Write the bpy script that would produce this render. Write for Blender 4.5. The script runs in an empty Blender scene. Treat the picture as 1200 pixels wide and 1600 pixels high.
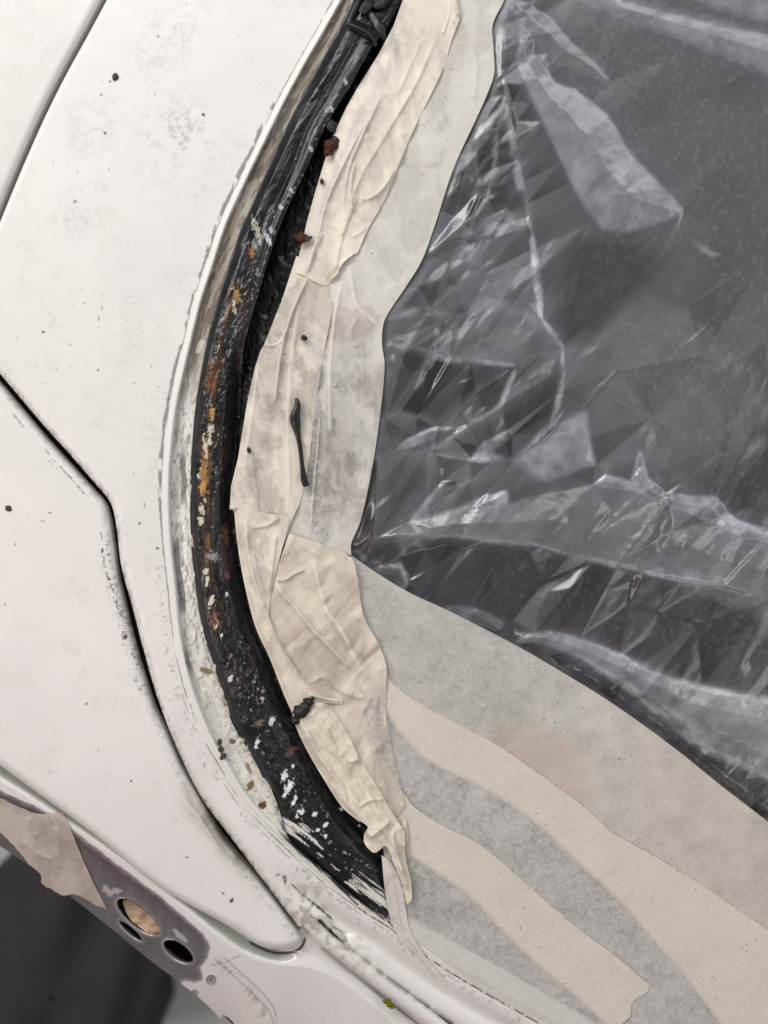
import bpy, math, random
import numpy as np
random.seed(4); RNG = np.random.default_rng(11)
C = bpy.context.scene.collection
SC = bpy.context.scene

# ---------------------------------------------------------------- units: 1 unit of the plan = 0.3 mm, z = height above the body skin
S = 0.0003
D = 1800.0            # camera height above the body skin

# ---------------------------------------------------------------- camera
cam_d = bpy.data.cameras.new('camera'); cam = bpy.data.objects.new('camera', cam_d); C.objects.link(cam)
cam.location = (0, 0, D * S); cam.rotation_euler = (0, 0, 0)
cam_d.sensor_fit = 'VERTICAL'; cam_d.sensor_height = 24.0; cam_d.lens = 24.0 * D / 1600.0
cam_d.clip_start = 0.01; cam_d.clip_end = 50
cam_d.dof.use_dof = True; cam_d.dof.focus_distance = D * S; cam_d.dof.aperture_fstop = 3.2
SC.camera = cam

# ---------------------------------------------------------------- world and lamps (indoor workshop, unseen lamps, some added for film glints and tint)
w = bpy.data.worlds.new('World'); SC.world = w; w.use_nodes = True
bg = w.node_tree.nodes['Background']; bg.inputs[0].default_value = (1.0, 0.90, 0.90, 1); bg.inputs[1].default_value = 0.20

def lamp(name, loc, target, sx, sy, power, col):
    l = bpy.data.lights.new(name, 'AREA'); l.shape = 'RECTANGLE'; l.size = sx; l.size_y = sy; l.energy = power; l.color = col
    o = bpy.data.objects.new(name, l); C.objects.link(o); o.location = loc
    d = np.array(target, float) - np.array(loc, float)
    import mathutils
    o.rotation_euler = mathutils.Vector(d).to_track_quat('-Z', 'Y').to_euler()
    return o
lamp('unseen_lamp', (-0.70, 0.85, 0.82), (-0.10, 0.14, 0), 1.2, 0.30, 12.3, (0.985, 1.0, 0.96))
lamp('unseen_lamp', (0.80, 1.45, 1.5), (0.80, 1.45, 0), 1.4, 0.45, 8, (0.94, 0.975, 1.0))  # added for the sheen on the upper film
lamp('unseen_lamp', (1.35, 0.10, 1.5), (1.35, 0.10, 0), 0.35, 1.5, 7, (0.96, 0.985, 1.0))  # added so that film folds catch glints
lamp('unseen_lamp', (0.80, -1.35, 1.5), (0.80, -1.35, 0), 1.4, 0.35, 4, (1.0, 0.97, 0.95))  # added at lower right, also for glints on the film
lamp('unseen_lamp', (-0.30, 1.35, 1.5), (-0.30, 1.35, 0), 0.35, 1.0, 5, (0.96, 0.985, 1.0))
lamp('unseen_lamp', (-1.3, -0.5, 1.5), (0, 0, 0), 0.2, 1.4, 9, (1.0, 0.80, 0.79))  # added pink lamp that tints the lower panels

SC.view_settings.view_transform = 'Standard'; SC.view_settings.look = 'None'; SC.view_settings.exposure = 0.0; SC.view_settings.gamma = 1.0
SC.cycles.use_denoising = True
SC.cycles.transparent_max_bounces = 24; SC.cycles.max_bounces = 8

# ================================================================ numeric helpers
def hash2(ix, iy, seed):
    with np.errstate(over='ignore'):
        h = (ix.astype(np.int64).astype(np.uint32) * np.uint32(374761393)) ^ (iy.astype(np.int64).astype(np.uint32) * np.uint32(668265263)) ^ np.uint32((seed * 2246822519) & 0xffffffff)
        h = (h ^ (h >> np.uint32(13))) * np.uint32(1274126177)
        h = (h ^ (h >> np.uint32(16))) * np.uint32(2246822519)
        h = h ^ (h >> np.uint32(15))
    return h.astype(np.float64) / 4294967295.0
def vnoise(x, y, seed=0):
    x = np.asarray(x, float); y = np.asarray(y, float)
    ix = np.floor(x); iy = np.floor(y); fx = x - ix; fy = y - iy
    fx = fx * fx * fx * (fx * (fx * 6 - 15) + 10); fy = fy * fy * fy * (fy * (fy * 6 - 15) + 10)
    a = hash2(ix, iy, seed); b = hash2(ix + 1, iy, seed); c = hash2(ix, iy + 1, seed); d = hash2(ix + 1, iy + 1, seed)
    return (a * (1 - fx) + b * fx) * (1 - fy) + (c * (1 - fx) + d * fx) * fy
def fbm(x, y, o=4, seed=0, gain=0.5):
    r = 0; a = 1; n = 0
    for k in range(o):
        r = r + a * vnoise(x * 2 ** k + 17.3 * k, y * 2 ** k - 9.1 * k, seed + k * 7); n += a; a *= gain
    return r / n
def sst(a, b, x):
    t = np.clip((x - a) / (b - a), 0, 1); return t * t * (3 - 2 * t)
def lerp(a, b, t): return a + (b - a) * t
def rot(X, Y, deg):
    c, s = math.cos(math.radians(deg)), math.sin(math.radians(deg))
    return X * c + Y * s, -X * s + Y * c

def spline(pts, n=None, step=8.0, closed=False):
    p = np.array(pts, float)
    if closed: q = np.vstack([p[-1], p, p[0], p[1]])
    else: q = np.vstack([2 * p[0] - p[1], p, 2 * p[-1] - p[-2]])
    out = []
    for i in range(1, len(q) - 2):
        p0, p1, p2, p3 = q[i - 1], q[i], q[i + 1], q[i + 2]
        t = np.linspace(0, 1, 12, endpoint=False)[:, None]
        out.append(0.5 * ((2 * p1) + (p2 - p0) * t + (2 * p0 - 5 * p1 + 4 * p2 - p3) * t ** 2 + (3 * p1 - p0 - 3 * p2 + p3) * t ** 3))
    out.append(q[-2][None, :])
    c = np.vstack(out)
    d = np.r_[0, np.cumsum(np.hypot(*np.diff(c, axis=0).T))]
    if n is None: n = max(3, int(d[-1] / step) + 1)
    u = np.linspace(0, d[-1], n)
    return np.c_[np.interp(u, d, c[:, 0]), np.interp(u, d, c[:, 1])]

def pdist(X, Y, pl):
    """distance to polyline, side (+ = left hand in plan, y down) and position along it (0..1)"""
    pl = np.asarray(pl, float); sh = X.shape; x = X.ravel(); y = Y.ravel()
    best = np.full(x.shape, 1e18); side = np.zeros(x.shape); u = np.zeros(x.shape)
    L = np.r_[0, np.cumsum(np.hypot(*np.diff(pl, axis=0).T))]; T = L[-1]
    for i in range(len(pl) - 1):
        a = pl[i]; d = pl[i + 1] - a; l2 = d @ d
        if l2 < 1e-9: continue
        t = np.clip(((x - a[0]) * d[0] + (y - a[1]) * d[1]) / l2, 0, 1)
        ex = x - a[0] - t * d[0]; ey = y - a[1] - t * d[1]; q = ex * ex + ey * ey
        m = q < best
        best[m] = q[m]; u[m] = (L[i] + t[m] * (L[i + 1] - L[i])) / T
        side[m] = np.sign(d[0] * ey[m] - d[1] * ex[m])
    return np.sqrt(best).reshape(sh), side.reshape(sh), u.reshape(sh)

def inside(X, Y, loops):
    r = np.zeros(X.shape, bool)
    for pl in loops:
        pl = np.asarray(pl, float)
        for i in range(len(pl)):
            x0, y0 = pl[i]; x1, y1 = pl[(i + 1) % len(pl)]
            if y0 == y1: continue
            c = (Y >= min(y0, y1)) & (Y < max(y0, y1))
            r ^= c & (X < x0 + (Y - y0) / (y1 - y0) * (x1 - x0))
    return r
def sdf(X, Y, poly):
    d, _, _ = pdist(X, Y, np.vstack([poly, poly[0]]))
    return np.where(inside(X, Y, [poly]), d, -d)      # + inside

def window(X, Y, pts, m):
    p = np.asarray(pts, float)
    return (X > p[:, 0].min() - m) & (X < p[:, 0].max() + m) & (Y > p[:, 1].min() - m) & (Y < p[:, 1].max() + m)

def ridge(X, Y, H, pts, A, w1, w2=None, ends=0.15, wob=0.0, seed=1, p=1.0):
    """adds a crease of height A with flank widths w1 / w2 to H (in place); returns the crest mask"""
    w2 = w1 if w2 is None else w2
    pl = spline(pts, step=6) if len(pts) > 2 else np.array(pts, float)
    m = window(X, Y, pl, 5 * max(w1, w2)); g = np.zeros(X.shape)
    if not m.any(): return g
    d, s, u = pdist(X[m], Y[m], pl)
    if wob: d = np.abs(d + wob * (fbm(X[m] / 14, Y[m] / 14, 3, seed) - .5) * 2)
    ww = np.where(s > 0, w1, w2)
    k = np.exp(-(d / ww) ** p)
    if ends: k = k * sst(0, ends, u) * sst(0, ends, 1 - u)
    H[m] += A * k
    g[m] = np.exp(-(d / (0.6 * max(w1, w2)))) * (sst(0, .1, u) * sst(0, .1, 1 - u) if ends else 1)
    return g

def tent(X, Y, H, pts, slope, w1, w2, ends=.2):
    """a fold with straight flanks: two facets meeting in a sharp line"""
    pl = spline(pts, step=10) if len(pts) > 2 else np.array(pts, float)
    m = window(X, Y, pl, 1.1 * max(w1, w2)); g = np.zeros(X.shape)
    if not m.any(): return g
    d, sd, u = pdist(X[m], Y[m], pl); ww = np.where(sd > 0, w1, w2); q = np.clip(1 - d / ww, 0, 1)
    t = sst(0, ends, u) * sst(0, ends, 1 - u); a = slope * min(w1, w2)
    H[m] += a * q * (.45 + .55 * q) * t; g[m] = np.exp(-d / 2.6) * t
    return g

import mathutils
def facets(seed, box, spacing, ang, stretch, amp, lines=(), edge=(), cell=1.6, soft=0):
    """crumple: a field of flat triangles meeting in sharp straight creases, drawn out along ang; lines = (points, height) creases that must be followed.
    returns samplers for height and for a random value per triangle"""
    rg = np.random.default_rng(seed); x0, y0, x1, y1 = box; pts = []; hs = []; edges = []
    for pl, hh in lines:
        p = np.array(pl, float); d = np.r_[0, np.cumsum(np.hypot(*np.diff(p, axis=0).T))]; n = max(2, int(d[-1] / 34) + 1); u = np.linspace(0, d[-1], n)
        if len(p) > n: u = d
        q = np.c_[np.interp(u, d, p[:, 0]), np.interp(u, d, p[:, 1])]; b = len(pts)
        for k, e in enumerate(q):
            t = u[k] / d[-1]; pts.append(e); hs.append(hh * (1 if 0 < k < len(q) - 1 else .45) * rg.uniform(.75, 1.15))
        edges += [(b + k, b + k + 1) for k in range(len(q) - 1)]
    for e, hh in edge: pts.append(e); hs.append(hh)
    fixed = np.array(pts) if pts else np.zeros((0, 2))
    cx, cy = (x0 + x1) / 2, (y0 + y1) / 2; R = math.hypot(x1 - x0, y1 - y0) / 2
    fu, fv = (rot(fixed[:, 0] - cx, fixed[:, 1] - cy, -ang)) if len(fixed) else (np.zeros(0), np.zeros(0))
    nu = int(2 * R / (spacing * stretch)); nv = int(2 * R / spacing)
    gu, gv = np.meshgrid((np.arange(nu) + .5) * spacing * stretch - R, (np.arange(nv) + .5) * spacing - R)
    gu = (gu + rg.uniform(-.48, .48, gu.shape) * spacing * stretch).ravel(); gv = (gv + rg.uniform(-.48, .48, gv.shape) * spacing).ravel()
    X = cx + rot(gu, gv, ang)[0]; Y = cy + rot(gu, gv, ang)[1]
    keep = (X > x0 - 60) & (X < x1 + 60) & (Y > y0 - 60) & (Y < y1 + 60)
    if len(fixed):
        for k in np.where(keep)[0]:
            if np.min(((fu - gu[k]) / stretch) ** 2 + (fv - gv[k]) ** 2) < (spacing * .45) ** 2: keep[k] = False
    X, Y, gu, gv = X[keep], Y[keep], gu[keep], gv[keep]
    am = amp(X, Y) if callable(amp) else np.full(X.shape, amp)
    U = np.r_[fu, gu] / stretch; V = np.r_[fv, gv]; H = np.r_[np.array(hs, float), rg.normal(0, 1, len(X)) * am]
    r = mathutils.geometry.delaunay_2d_cdt([mathutils.Vector((float(a), float(b))) for a, b in zip(U, V)], edges, [], 0, 1e-4)
    vo = np.array([(v.x, v.y) for v in r[0]]); ho = np.zeros(len(vo))
    for k, o in enumerate(r[3]): ho[k] = np.mean([H[q] for q in o]) if len(o) else np.nan
    bad = np.isnan(ho)
    for k in np.where(bad)[0]: ho[k] = H[np.argmin((U - vo[k, 0]) ** 2 + (V - vo[k, 1]) ** 2)]
    bx, by = rot(vo[:, 0] * stretch, vo[:, 1], ang); bx = bx + cx; by = by + cy
    W = int((x1 - x0) / cell) + 1; Ht = int((y1 - y0) / cell) + 1; img = np.zeros((Ht, W)); tri = np.zeros((Ht, W))
    for f in r[2]:
        if len(f) != 3: continue
        a, b, c = f; xs = (bx[[a, b, c]] - x0) / cell; ys = (by[[a, b, c]] - y0) / cell
        i0, i1 = max(0, int(xs.min())), min(W - 1, int(xs.max()) + 1); j0, j1 = max(0, int(ys.min())), min(Ht - 1, int(ys.max()) + 1)
        if i1 < i0 or j1 < j0: continue
        gx, gy = np.meshgrid(np.arange(i0, i1 + 1), np.arange(j0, j1 + 1))
        den = (ys[1] - ys[2]) * (xs[0] - xs[2]) + (xs[2] - xs[1]) * (ys[0] - ys[2])
        if abs(den) < 1e-9: continue
        l0 = ((ys[1] - ys[2]) * (gx - xs[2]) + (xs[2] - xs[1]) * (gy - ys[2])) / den; l1 = ((ys[2] - ys[0]) * (gx - xs[2]) + (xs[0] - xs[2]) * (gy - ys[2])) / den; l2 = 1 - l0 - l1
        m = (l0 >= -.001) & (l1 >= -.001) & (l2 >= -.001); img[gy[m], gx[m]] = (l0 * ho[a] + l1 * ho[b] + l2 * ho[c])[m]; tri[gy[m], gx[m]] = rg.normal()
    for _ in range(soft):
        p_ = np.pad(img, 1, mode='edge'); img = (p_[:-2, 1:-1] + p_[2:, 1:-1] + p_[1:-1, :-2] + p_[1:-1, 2:] + 2 * img) / 6
    def samp(G):
        def f(x, y):
            u = np.clip((x - x0) / cell, 0, W - 1.001); v = np.clip((y - y0) / cell, 0, Ht - 1.001); i = u.astype(int); j = v.astype(int); a = u - i; b = v - j
            return (G[j, i] * (1 - a) + G[j, i + 1] * a) * (1 - b) + (G[j + 1, i] * (1 - a) + G[j + 1, i + 1] * a) * b
        return f
    return samp(img), samp(tri)

def blob(X, Y, cx, cy, rx, ry, ang=0, rough=.5, seed=1, sc=6.0):
    m = (np.abs(X - cx) < 2.2 * max(rx, ry)) & (np.abs(Y - cy) < 2.2 * max(rx, ry)); r = np.zeros(X.shape)
    if not m.any(): return r
    x, y = rot(X[m] - cx, Y[m] - cy, ang)
    q = np.hypot(x / rx, y / ry) + rough * (fbm(X[m] / sc, Y[m] / sc, 3, seed) - .5) * 2
    r[m] = 1 - sst(.82, 1.05, q)
    return r

def body(X, Y):
    """the gentle crown of the bodywork: it turns away towards the lower edge"""
    u = (X - 250) * -.45 + (Y - 760) * .89
    return np.where(u > 0, -u * u * 1.15e-4, 0.0)

def place(X, Y, H):
    """plan point seen at (X, Y) when it stands H above the skin -> metres"""
    k = (D - H) / D
    return np.c_[(X - 600) * k * S, (800 - Y) * k * S, H * S]

# ================================================================ mesh builders
def link(name, me, mat, parent=None, **tags):
    o = bpy.data.objects.new(name, me); C.objects.link(o)
    if mat: me.materials.append(mat)
    if parent: o.parent = parent
    for k, v in tags.items(): o[k] = v
    return o
def build(name, V, F, mat, parent=None, col=None, smooth=True, sharpF=None, **tags):
    me = bpy.data.meshes.new(name)
    F = np.asarray(F, np.int32); n = F.shape[1]
    me.vertices.add(len(V)); me.vertices.foreach_set('co', np.asarray(V, np.float32).ravel())
    me.loops.add(F.size); me.loops.foreach_set('vertex_index', F.ravel())
    me.polygons.add(len(F)); me.polygons.foreach_set('loop_start', np.arange(0, F.size, n, dtype=np.int32))
    me.polygons.foreach_set('loop_total', np.full(len(F), n, np.int32))
    me.polygons.foreach_set('use_smooth', np.full(len(F), smooth, bool))
    me.update(calc_edges=True); me.validate()
    if col is not None:
        a = me.color_attributes.new('col', 'FLOAT_COLOR', 'POINT')
        c = np.ones((len(V), 4), np.float32); c[:, :col.shape[1]] = col
        a.data.foreach_set('color', c.ravel())
    return link(name, me, mat, parent, **tags)

def sheet(name, loops, hf, cf, mat, parent=None, step=2.0, skirt=0.0, **tags):
    """a piece of skin: grid inside the outline, edge vertices laid exactly on the outline, edge turned down by skirt"""
    loops = [np.asarray(l, float) for l in loops]
    lo = loops[0].min(0) - step; hi = loops[0].max(0) + step
    nx = int((hi[0] - lo[0]) / step) + 2; ny = int((hi[1] - lo[1]) / step) + 2
    X, Y = np.meshgrid(lo[0] + np.arange(nx) * step, lo[1] + np.arange(ny) * step)
    I = inside(X, Y, loops)
    any_in = I[:-1, :-1] | I[1:, :-1] | I[:-1, 1:] | I[1:, 1:]
    idx = np.arange(nx * ny).reshape(ny, nx)
    F = np.stack([idx[1:, :-1][any_in], idx[1:, 1:][any_in], idx[:-1, 1:][any_in], idx[:-1, :-1][any_in]], 1)
    used = np.unique(F); remap = -np.ones(nx * ny, int); remap[used] = np.arange(len(used)); F = remap[F]
    x = X.ravel()[used].copy(); y = Y.ravel()[used].copy(); inn = I.ravel()[used]
    out = np.where(~inn)[0]
    if len(out):
        best = np.full(len(out), 1e18); bx = np.zeros(len(out)); by = np.zeros(len(out)); px, py = x[out], y[out]
        for pl in loops:
            for i in range(len(pl)):
                a = pl[i]; d = pl[(i + 1) % len(pl)] - a; l2 = d @ d
                if l2 < 1e-9: continue
                t = np.clip(((px - a[0]) * d[0] + (py - a[1]) * d[1]) / l2, 0, 1)
                qx = a[0] + t * d[0]; qy = a[1] + t * d[1]; q = (px - qx) ** 2 + (py - qy) ** 2
                m = q < best; best[m] = q[m]; bx[m] = qx[m]; by[m] = qy[m]
        x[out] = bx; y[out] = by
    h = hf(x, y); col = cf(x, y, h)
    V = place(x, y, h)
    if skirt:
        E = np.vstack([F[:, [0, 1]], F[:, [1, 2]], F[:, [2, 3]], F[:, [3, 0]]])
        key = np.sort(E, 1); k = key[:, 0].astype(np.int64) * len(x) + key[:, 1]
        _, first, cnt = np.unique(k, return_index=True, return_counts=True)
        B = E[first[cnt == 1]]; bv = np.unique(B); r2 = -np.ones(len(x), int); r2[bv] = np.arange(len(bv)); n0 = len(V)
        top = V[bv]; bot = top.copy(); bot[:, 2] -= skirt * S
        V = np.vstack([V, top, bot]); col = np.vstack([col, col[bv], col[bv]])
        nb = len(bv); B2 = r2[B]
        F = np.vstack([F, np.c_[B2[:, 1] + n0, B2[:, 0] + n0, B2[:, 0] + n0 + nb, B2[:, 1] + n0 + nb]])
    return build(name, V, F, mat, parent, col, **tags)

def loft(name, Lc, Rc, nrow, ncol, hf, cf, mat, parent=None, over=0.0, **tags):
    """skin between two edge curves; t runs across (0..1), s along (units of the plan)"""
    A = spline(Lc, nrow); B = spline(Rc, nrow)
    s = np.r_[0, np.cumsum(np.hypot(*np.diff((A + B) / 2, axis=0).T))]
    t = np.linspace(0, 1, ncol)
    T, SS = np.meshgrid(t, s)
    X = A[:, 0:1] * (1 - t) + B[:, 0:1] * t; Y = A[:, 1:2] * (1 - t) + B[:, 1:2] * t
    W = np.hypot(*(B - A).T)[:, None] * np.ones_like(T)
    X, Y, T, SS, W = [q.ravel() for q in (X, Y, T, SS, W)]
    H = hf(X, Y, T, SS, W); col = cf(X, Y, T, SS, W, H)
    i = np.arange(nrow * ncol).reshape(nrow, ncol)
    F = np.stack([i[1:, :-1].ravel(), i[1:, 1:].ravel(), i[:-1, 1:].ravel(), i[:-1, :-1].ravel()], 1)
    return build(name, place(X, Y, H), F, mat, parent, col, **tags)

def lump(name, x, y, z, rx, ry, rz, ang, mat, seed, rough=.35, sub=3, parent=None, **tags):
    """a small irregular crumb: a noisy, faceted ball with a flattened underside"""
    import bmesh
    bm = bmesh.new(); bmesh.ops.create_icosphere(bm, subdivisions=sub, radius=1)
    for v in bm.verts:
        p = np.array(v.co); n = 1 + rough * 2 * (fbm(np.array([p[0] * 1.7 + p[2]]), np.array([p[1] * 1.7 - p[2] * .8]), 3, seed)[0] - .5)
        p = p * n; p[2] = max(p[2], -.55)
        qx, qy = p[0] * rx, p[1] * ry
        c, s_ = math.cos(math.radians(ang)), math.sin(math.radians(ang))
        v.co = ((qx * c - qy * s_) * S, (qx * s_ + qy * c) * S, p[2] * rz * S)
    me = bpy.data.meshes.new(name); bm.to_mesh(me); bm.free()
    for p in me.polygons: p.use_smooth = True
    o = link(name, me, mat, parent, **tags)
    o.location = place(np.array([x], float), np.array([y], float), np.array([z], float))[0]
    return o

def tube(name, pts, rad, mat, parent=None, z=0.0, flat=1.0, seg=14, step=3.0, rfun=None, zfun=None, colf=None, **tags):
    c = spline(pts, step=step); n = len(c)
    d = np.gradient(c, axis=0); d /= np.hypot(d[:, 0], d[:, 1])[:, None]; nrm = np.c_[-d[:, 1], d[:, 0]]
    u = np.linspace(0, 1, n); r = rad * (rfun(u) if rfun else np.ones(n))
    zz = body(c[:, 0], c[:, 1]) + z + (zfun(u) if zfun else 0)
    a = np.linspace(0, 2 * np.pi, seg, endpoint=False)
    X = (c[:, 0:1] + nrm[:, 0:1] * np.cos(a) * r[:, None]).ravel(); Y = (c[:, 1:2] + nrm[:, 1:2] * np.cos(a) * r[:, None]).ravel()
    H = (zz[:, None] + np.sin(a) * r[:, None] * flat).ravel()
    i = np.arange(n * seg).reshape(n, seg); j = np.roll(i, -1, 1)
    F = np.stack([i[:-1].ravel(), i[1:].ravel(), j[1:].ravel(), j[:-1].ravel()], 1)
    return build(name, place(X, Y, H), F, mat, parent, colf(X, Y, H) if colf else None, **tags)

def thing(name, label, cat, loc=(0, 0, 0), group=None):
    o = bpy.data.objects.new(name, None); C.objects.link(o); o.location = loc; o['label'] = label; o['category'] = cat
    if group: o['group'] = group
    return o

# ================================================================ materials
def nodes(name):
    m = bpy.data.materials.new(name); m.use_nodes = True; nt = m.node_tree
    return m, nt, nt.nodes['Principled BSDF'], nt.nodes['Material Output']
def N(nt, t, **kw):
    n = nt.nodes.new(t)
    for k, v in kw.items():
        if k in n.inputs: n.inputs[k].default_value = v
        else: setattr(n, k, v)
    return n
def paint_mat(name, rough=.4, spec=.5, coat=0.0, bump=0.0, bscale=900.0, grain=.06, gscale=1500.0, rvar=.1, metal=0.0):
    """colour from the baked wear map of the part, plus grain, relief and uneven gloss from noise nodes"""
    m, nt, b, _ = nodes(name); L = nt.links.new
    at = N(nt, 'ShaderNodeAttribute', attribute_name='col'); tc = N(nt, 'ShaderNodeTexCoord')
    n1 = N(nt, 'ShaderNodeTexNoise', Scale=gscale, Detail=5.0); L(tc.outputs['Object'], n1.inputs['Vector'])
    mr = N(nt, 'ShaderNodeMapRange'); L(n1.outputs['Fac'], mr.inputs[0]); mr.inputs[1].default_value = .25; mr.inputs[2].default_value = .75
    mr.inputs[3].default_value = 1 - grain; mr.inputs[4].default_value = 1 + grain
    mx = N(nt, 'ShaderNodeVectorMath', operation='SCALE'); L(at.outputs['Color'], mx.inputs[0]); L(mr.outputs[0], mx.inputs['Scale'])
    L(mx.outputs[0], b.inputs['Base Color'])
    n2 = N(nt, 'ShaderNodeTexNoise', Scale=120.0, Detail=4.0); L(tc.outputs['Object'], n2.inputs['Vector'])
    m2 = N(nt, 'ShaderNodeMapRange'); L(n2.outputs['Fac'], m2.inputs[0]); m2.inputs[1].default_value = .3; m2.inputs[2].default_value = .7
    m2.inputs[3].default_value = max(.02, rough - rvar); m2.inputs[4].default_value = rough + rvar; L(m2.outputs[0], b.inputs['Roughness'])
    b.inputs['Specular IOR Level'].default_value = spec; b.inputs['Coat Weight'].default_value = coat; b.inputs['Coat Roughness'].default_value = .07 if coat > .4 else .3
    b.inputs['Metallic'].default_value = metal
    if bump:
        n3 = N(nt, 'ShaderNodeTexNoise', Scale=bscale, Detail=6.0); L(tc.outputs['Object'], n3.inputs['Vector'])
        bp = N(nt, 'ShaderNodeBump', Strength=bump, Distance=.0004); L(n3.outputs['Fac'], bp.inputs['Height']); L(bp.outputs[0], b.inputs['Normal'])
    return m
def flat_mat(name, col, rough=.5, spec=.5, bump=0.0, bscale=600.0, var=.25, nscale=500.0, metal=0.0):
    m, nt, b, _ = nodes(name); L = nt.links.new
    tc = N(nt, 'ShaderNodeTexCoord'); n1 = N(nt, 'ShaderNodeTexNoise', Scale=nscale, Detail=5.0); L(tc.outputs['Object'], n1.inputs['Vector'])
    cr = N(nt, 'ShaderNodeMix', data_type='RGBA'); L(n1.outputs['Fac'], cr.inputs[0])
    cr.inputs[6].default_value = (*[c * (1 - var) for c in col], 1); cr.inputs[7].default_value = (*[min(1, c * (1 + var)) for c in col], 1)
    L(cr.outputs[2], b.inputs['Base Color']); b.inputs['Roughness'].default_value = rough; b.inputs['Specular IOR Level'].default_value = spec; b.inputs['Metallic'].default_value = metal
    if bump:
        n3 = N(nt, 'ShaderNodeTexNoise', Scale=bscale, Detail=6.0); L(tc.outputs['Object'], n3.inputs['Vector'])
        bp = N(nt, 'ShaderNodeBump', Strength=bump, Distance=.0006); L(n3.outputs['Fac'], bp.inputs['Height']); L(bp.outputs[0], b.inputs['Normal'])
    return m
def tape_mat(name):
    """crepe paper: colour from the wear map, its alpha = how well the paper hides what is under it, fibres from noise"""
    m, nt, b, out = nodes(name); L = nt.links.new
    at = N(nt, 'ShaderNodeAttribute', attribute_name='col'); tc = N(nt, 'ShaderNodeTexCoord')
    n1 = N(nt, 'ShaderNodeTexNoise', Scale=1100.0, Detail=6.0, Roughness=.65, Distortion=1.2); L(tc.outputs['Object'], n1.inputs['Vector'])
    mr = N(nt, 'ShaderNodeMapRange'); L(n1.outputs['Fac'], mr.inputs[0]); mr.inputs[1].default_value = .3; mr.inputs[2].default_value = .7
    mr.inputs[3].default_value = .94; mr.inputs[4].default_value = 1.05
    mx = N(nt, 'ShaderNodeVectorMath', operation='SCALE'); L(at.outputs['Color'], mx.inputs[0]); L(mr.outputs[0], mx.inputs['Scale']); L(mx.outputs[0], b.inputs['Base Color'])
    b.inputs['Roughness'].default_value = .55; b.inputs['Specular IOR Level'].default_value = .28
    mp = N(nt, 'ShaderNodeMapping'); mp.inputs['Scale'].default_value = (.45, 1.5, 1); L(tc.outputs['Object'], mp.inputs['Vector'])
    n3 = N(nt, 'ShaderNodeTexNoise', Scale=1900.0, Detail=5.0); L(mp.outputs[0], n3.inputs['Vector'])
    bp = N(nt, 'ShaderNodeBump', Strength=.4, Distance=.0002); L(n3.outputs['Fac'], bp.inputs['Height']); L(bp.outputs[0], b.inputs['Normal'])
    # opacity: map alpha +- fibre mottling that dies out where the paper is opaque
    n4 = N(nt, 'ShaderNodeTexNoise', Scale=430.0, Detail=8.0, Roughness=.74, Distortion=.9); L(tc.outputs['Object'], n4.inputs['Vector'])
    sb = N(nt, 'ShaderNodeMath', operation='SUBTRACT'); L(n4.outputs['Fac'], sb.inputs[0]); sb.inputs[1].default_value = .5
    iv = N(nt, 'ShaderNodeMath', operation='SUBTRACT'); iv.inputs[0].default_value = 1.0; L(at.outputs['Alpha'], iv.inputs[1])
    ml = N(nt, 'ShaderNodeMath', operation='MULTIPLY'); L(sb.outputs[0], ml.inputs[0]); L(iv.outputs[0], ml.inputs[1])
    ma = N(nt, 'ShaderNodeMath', operation='MULTIPLY_ADD'); L(ml.outputs[0], ma.inputs[0]); ma.inputs[1].default_value = 2.9; L(at.outputs['Alpha'], ma.inputs[2]); ma.use_clamp = True
    L(ma.outputs[0], b.inputs['Alpha'])
    return m
def film_mat(name):
    """thin polythene: see-through, a little milky, with painted highlights (alpha of the map), with a glossy skin"""
    m, nt, b, out = nodes(name); L = nt.links.new; nt.nodes.remove(b)
    at = N(nt, 'ShaderNodeAttribute', attribute_name='col'); tc = N(nt, 'ShaderNodeTexCoord')
    n3 = N(nt, 'ShaderNodeTexNoise', Scale=420.0, Detail=5.0); L(tc.outputs['Object'], n3.inputs['Vector'])
    bp = N(nt, 'ShaderNodeBump', Strength=.10, Distance=.0004); L(n3.outputs['Fac'], bp.inputs['Height'])
    tr = N(nt, 'ShaderNodeBsdfTransparent'); tr.inputs[0].default_value = (.97, .97, .98, 1)
    df = N(nt, 'ShaderNodeBsdfDiffuse'); L(at.outputs['Color'], df.inputs[0]); L(bp.outputs[0], df.inputs['Normal'])
    mx = N(nt, 'ShaderNodeMixShader'); L(at.outputs['Alpha'], mx.inputs[0]); L(tr.outputs[0], mx.inputs[1]); L(df.outputs[0], mx.inputs[2])
    gl = N(nt, 'ShaderNodeBsdfGlossy'); gl.inputs['Roughness'].default_value = .23; gl.inputs[0].default_value = (1, 1, 1, 1); L(bp.outputs[0], gl.inputs['Normal'])
    fr = N(nt, 'ShaderNodeFresnel'); fr.inputs['IOR'].default_value = 1.5; L(bp.outputs[0], fr.inputs['Normal'])
    f2 = N(nt, 'ShaderNodeMath', operation='MULTIPLY'); L(fr.outputs[0], f2.inputs[0]); f2.inputs[1].default_value = 1.6; f2.use_clamp = True
    m2 = N(nt, 'ShaderNodeMixShader'); L(f2.outputs[0], m2.inputs[0]); L(mx.outputs[0], m2.inputs[1]); L(gl.outputs[0], m2.inputs[2])
    L(m2.outputs[0], out.inputs['Surface'])
    return m

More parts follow.
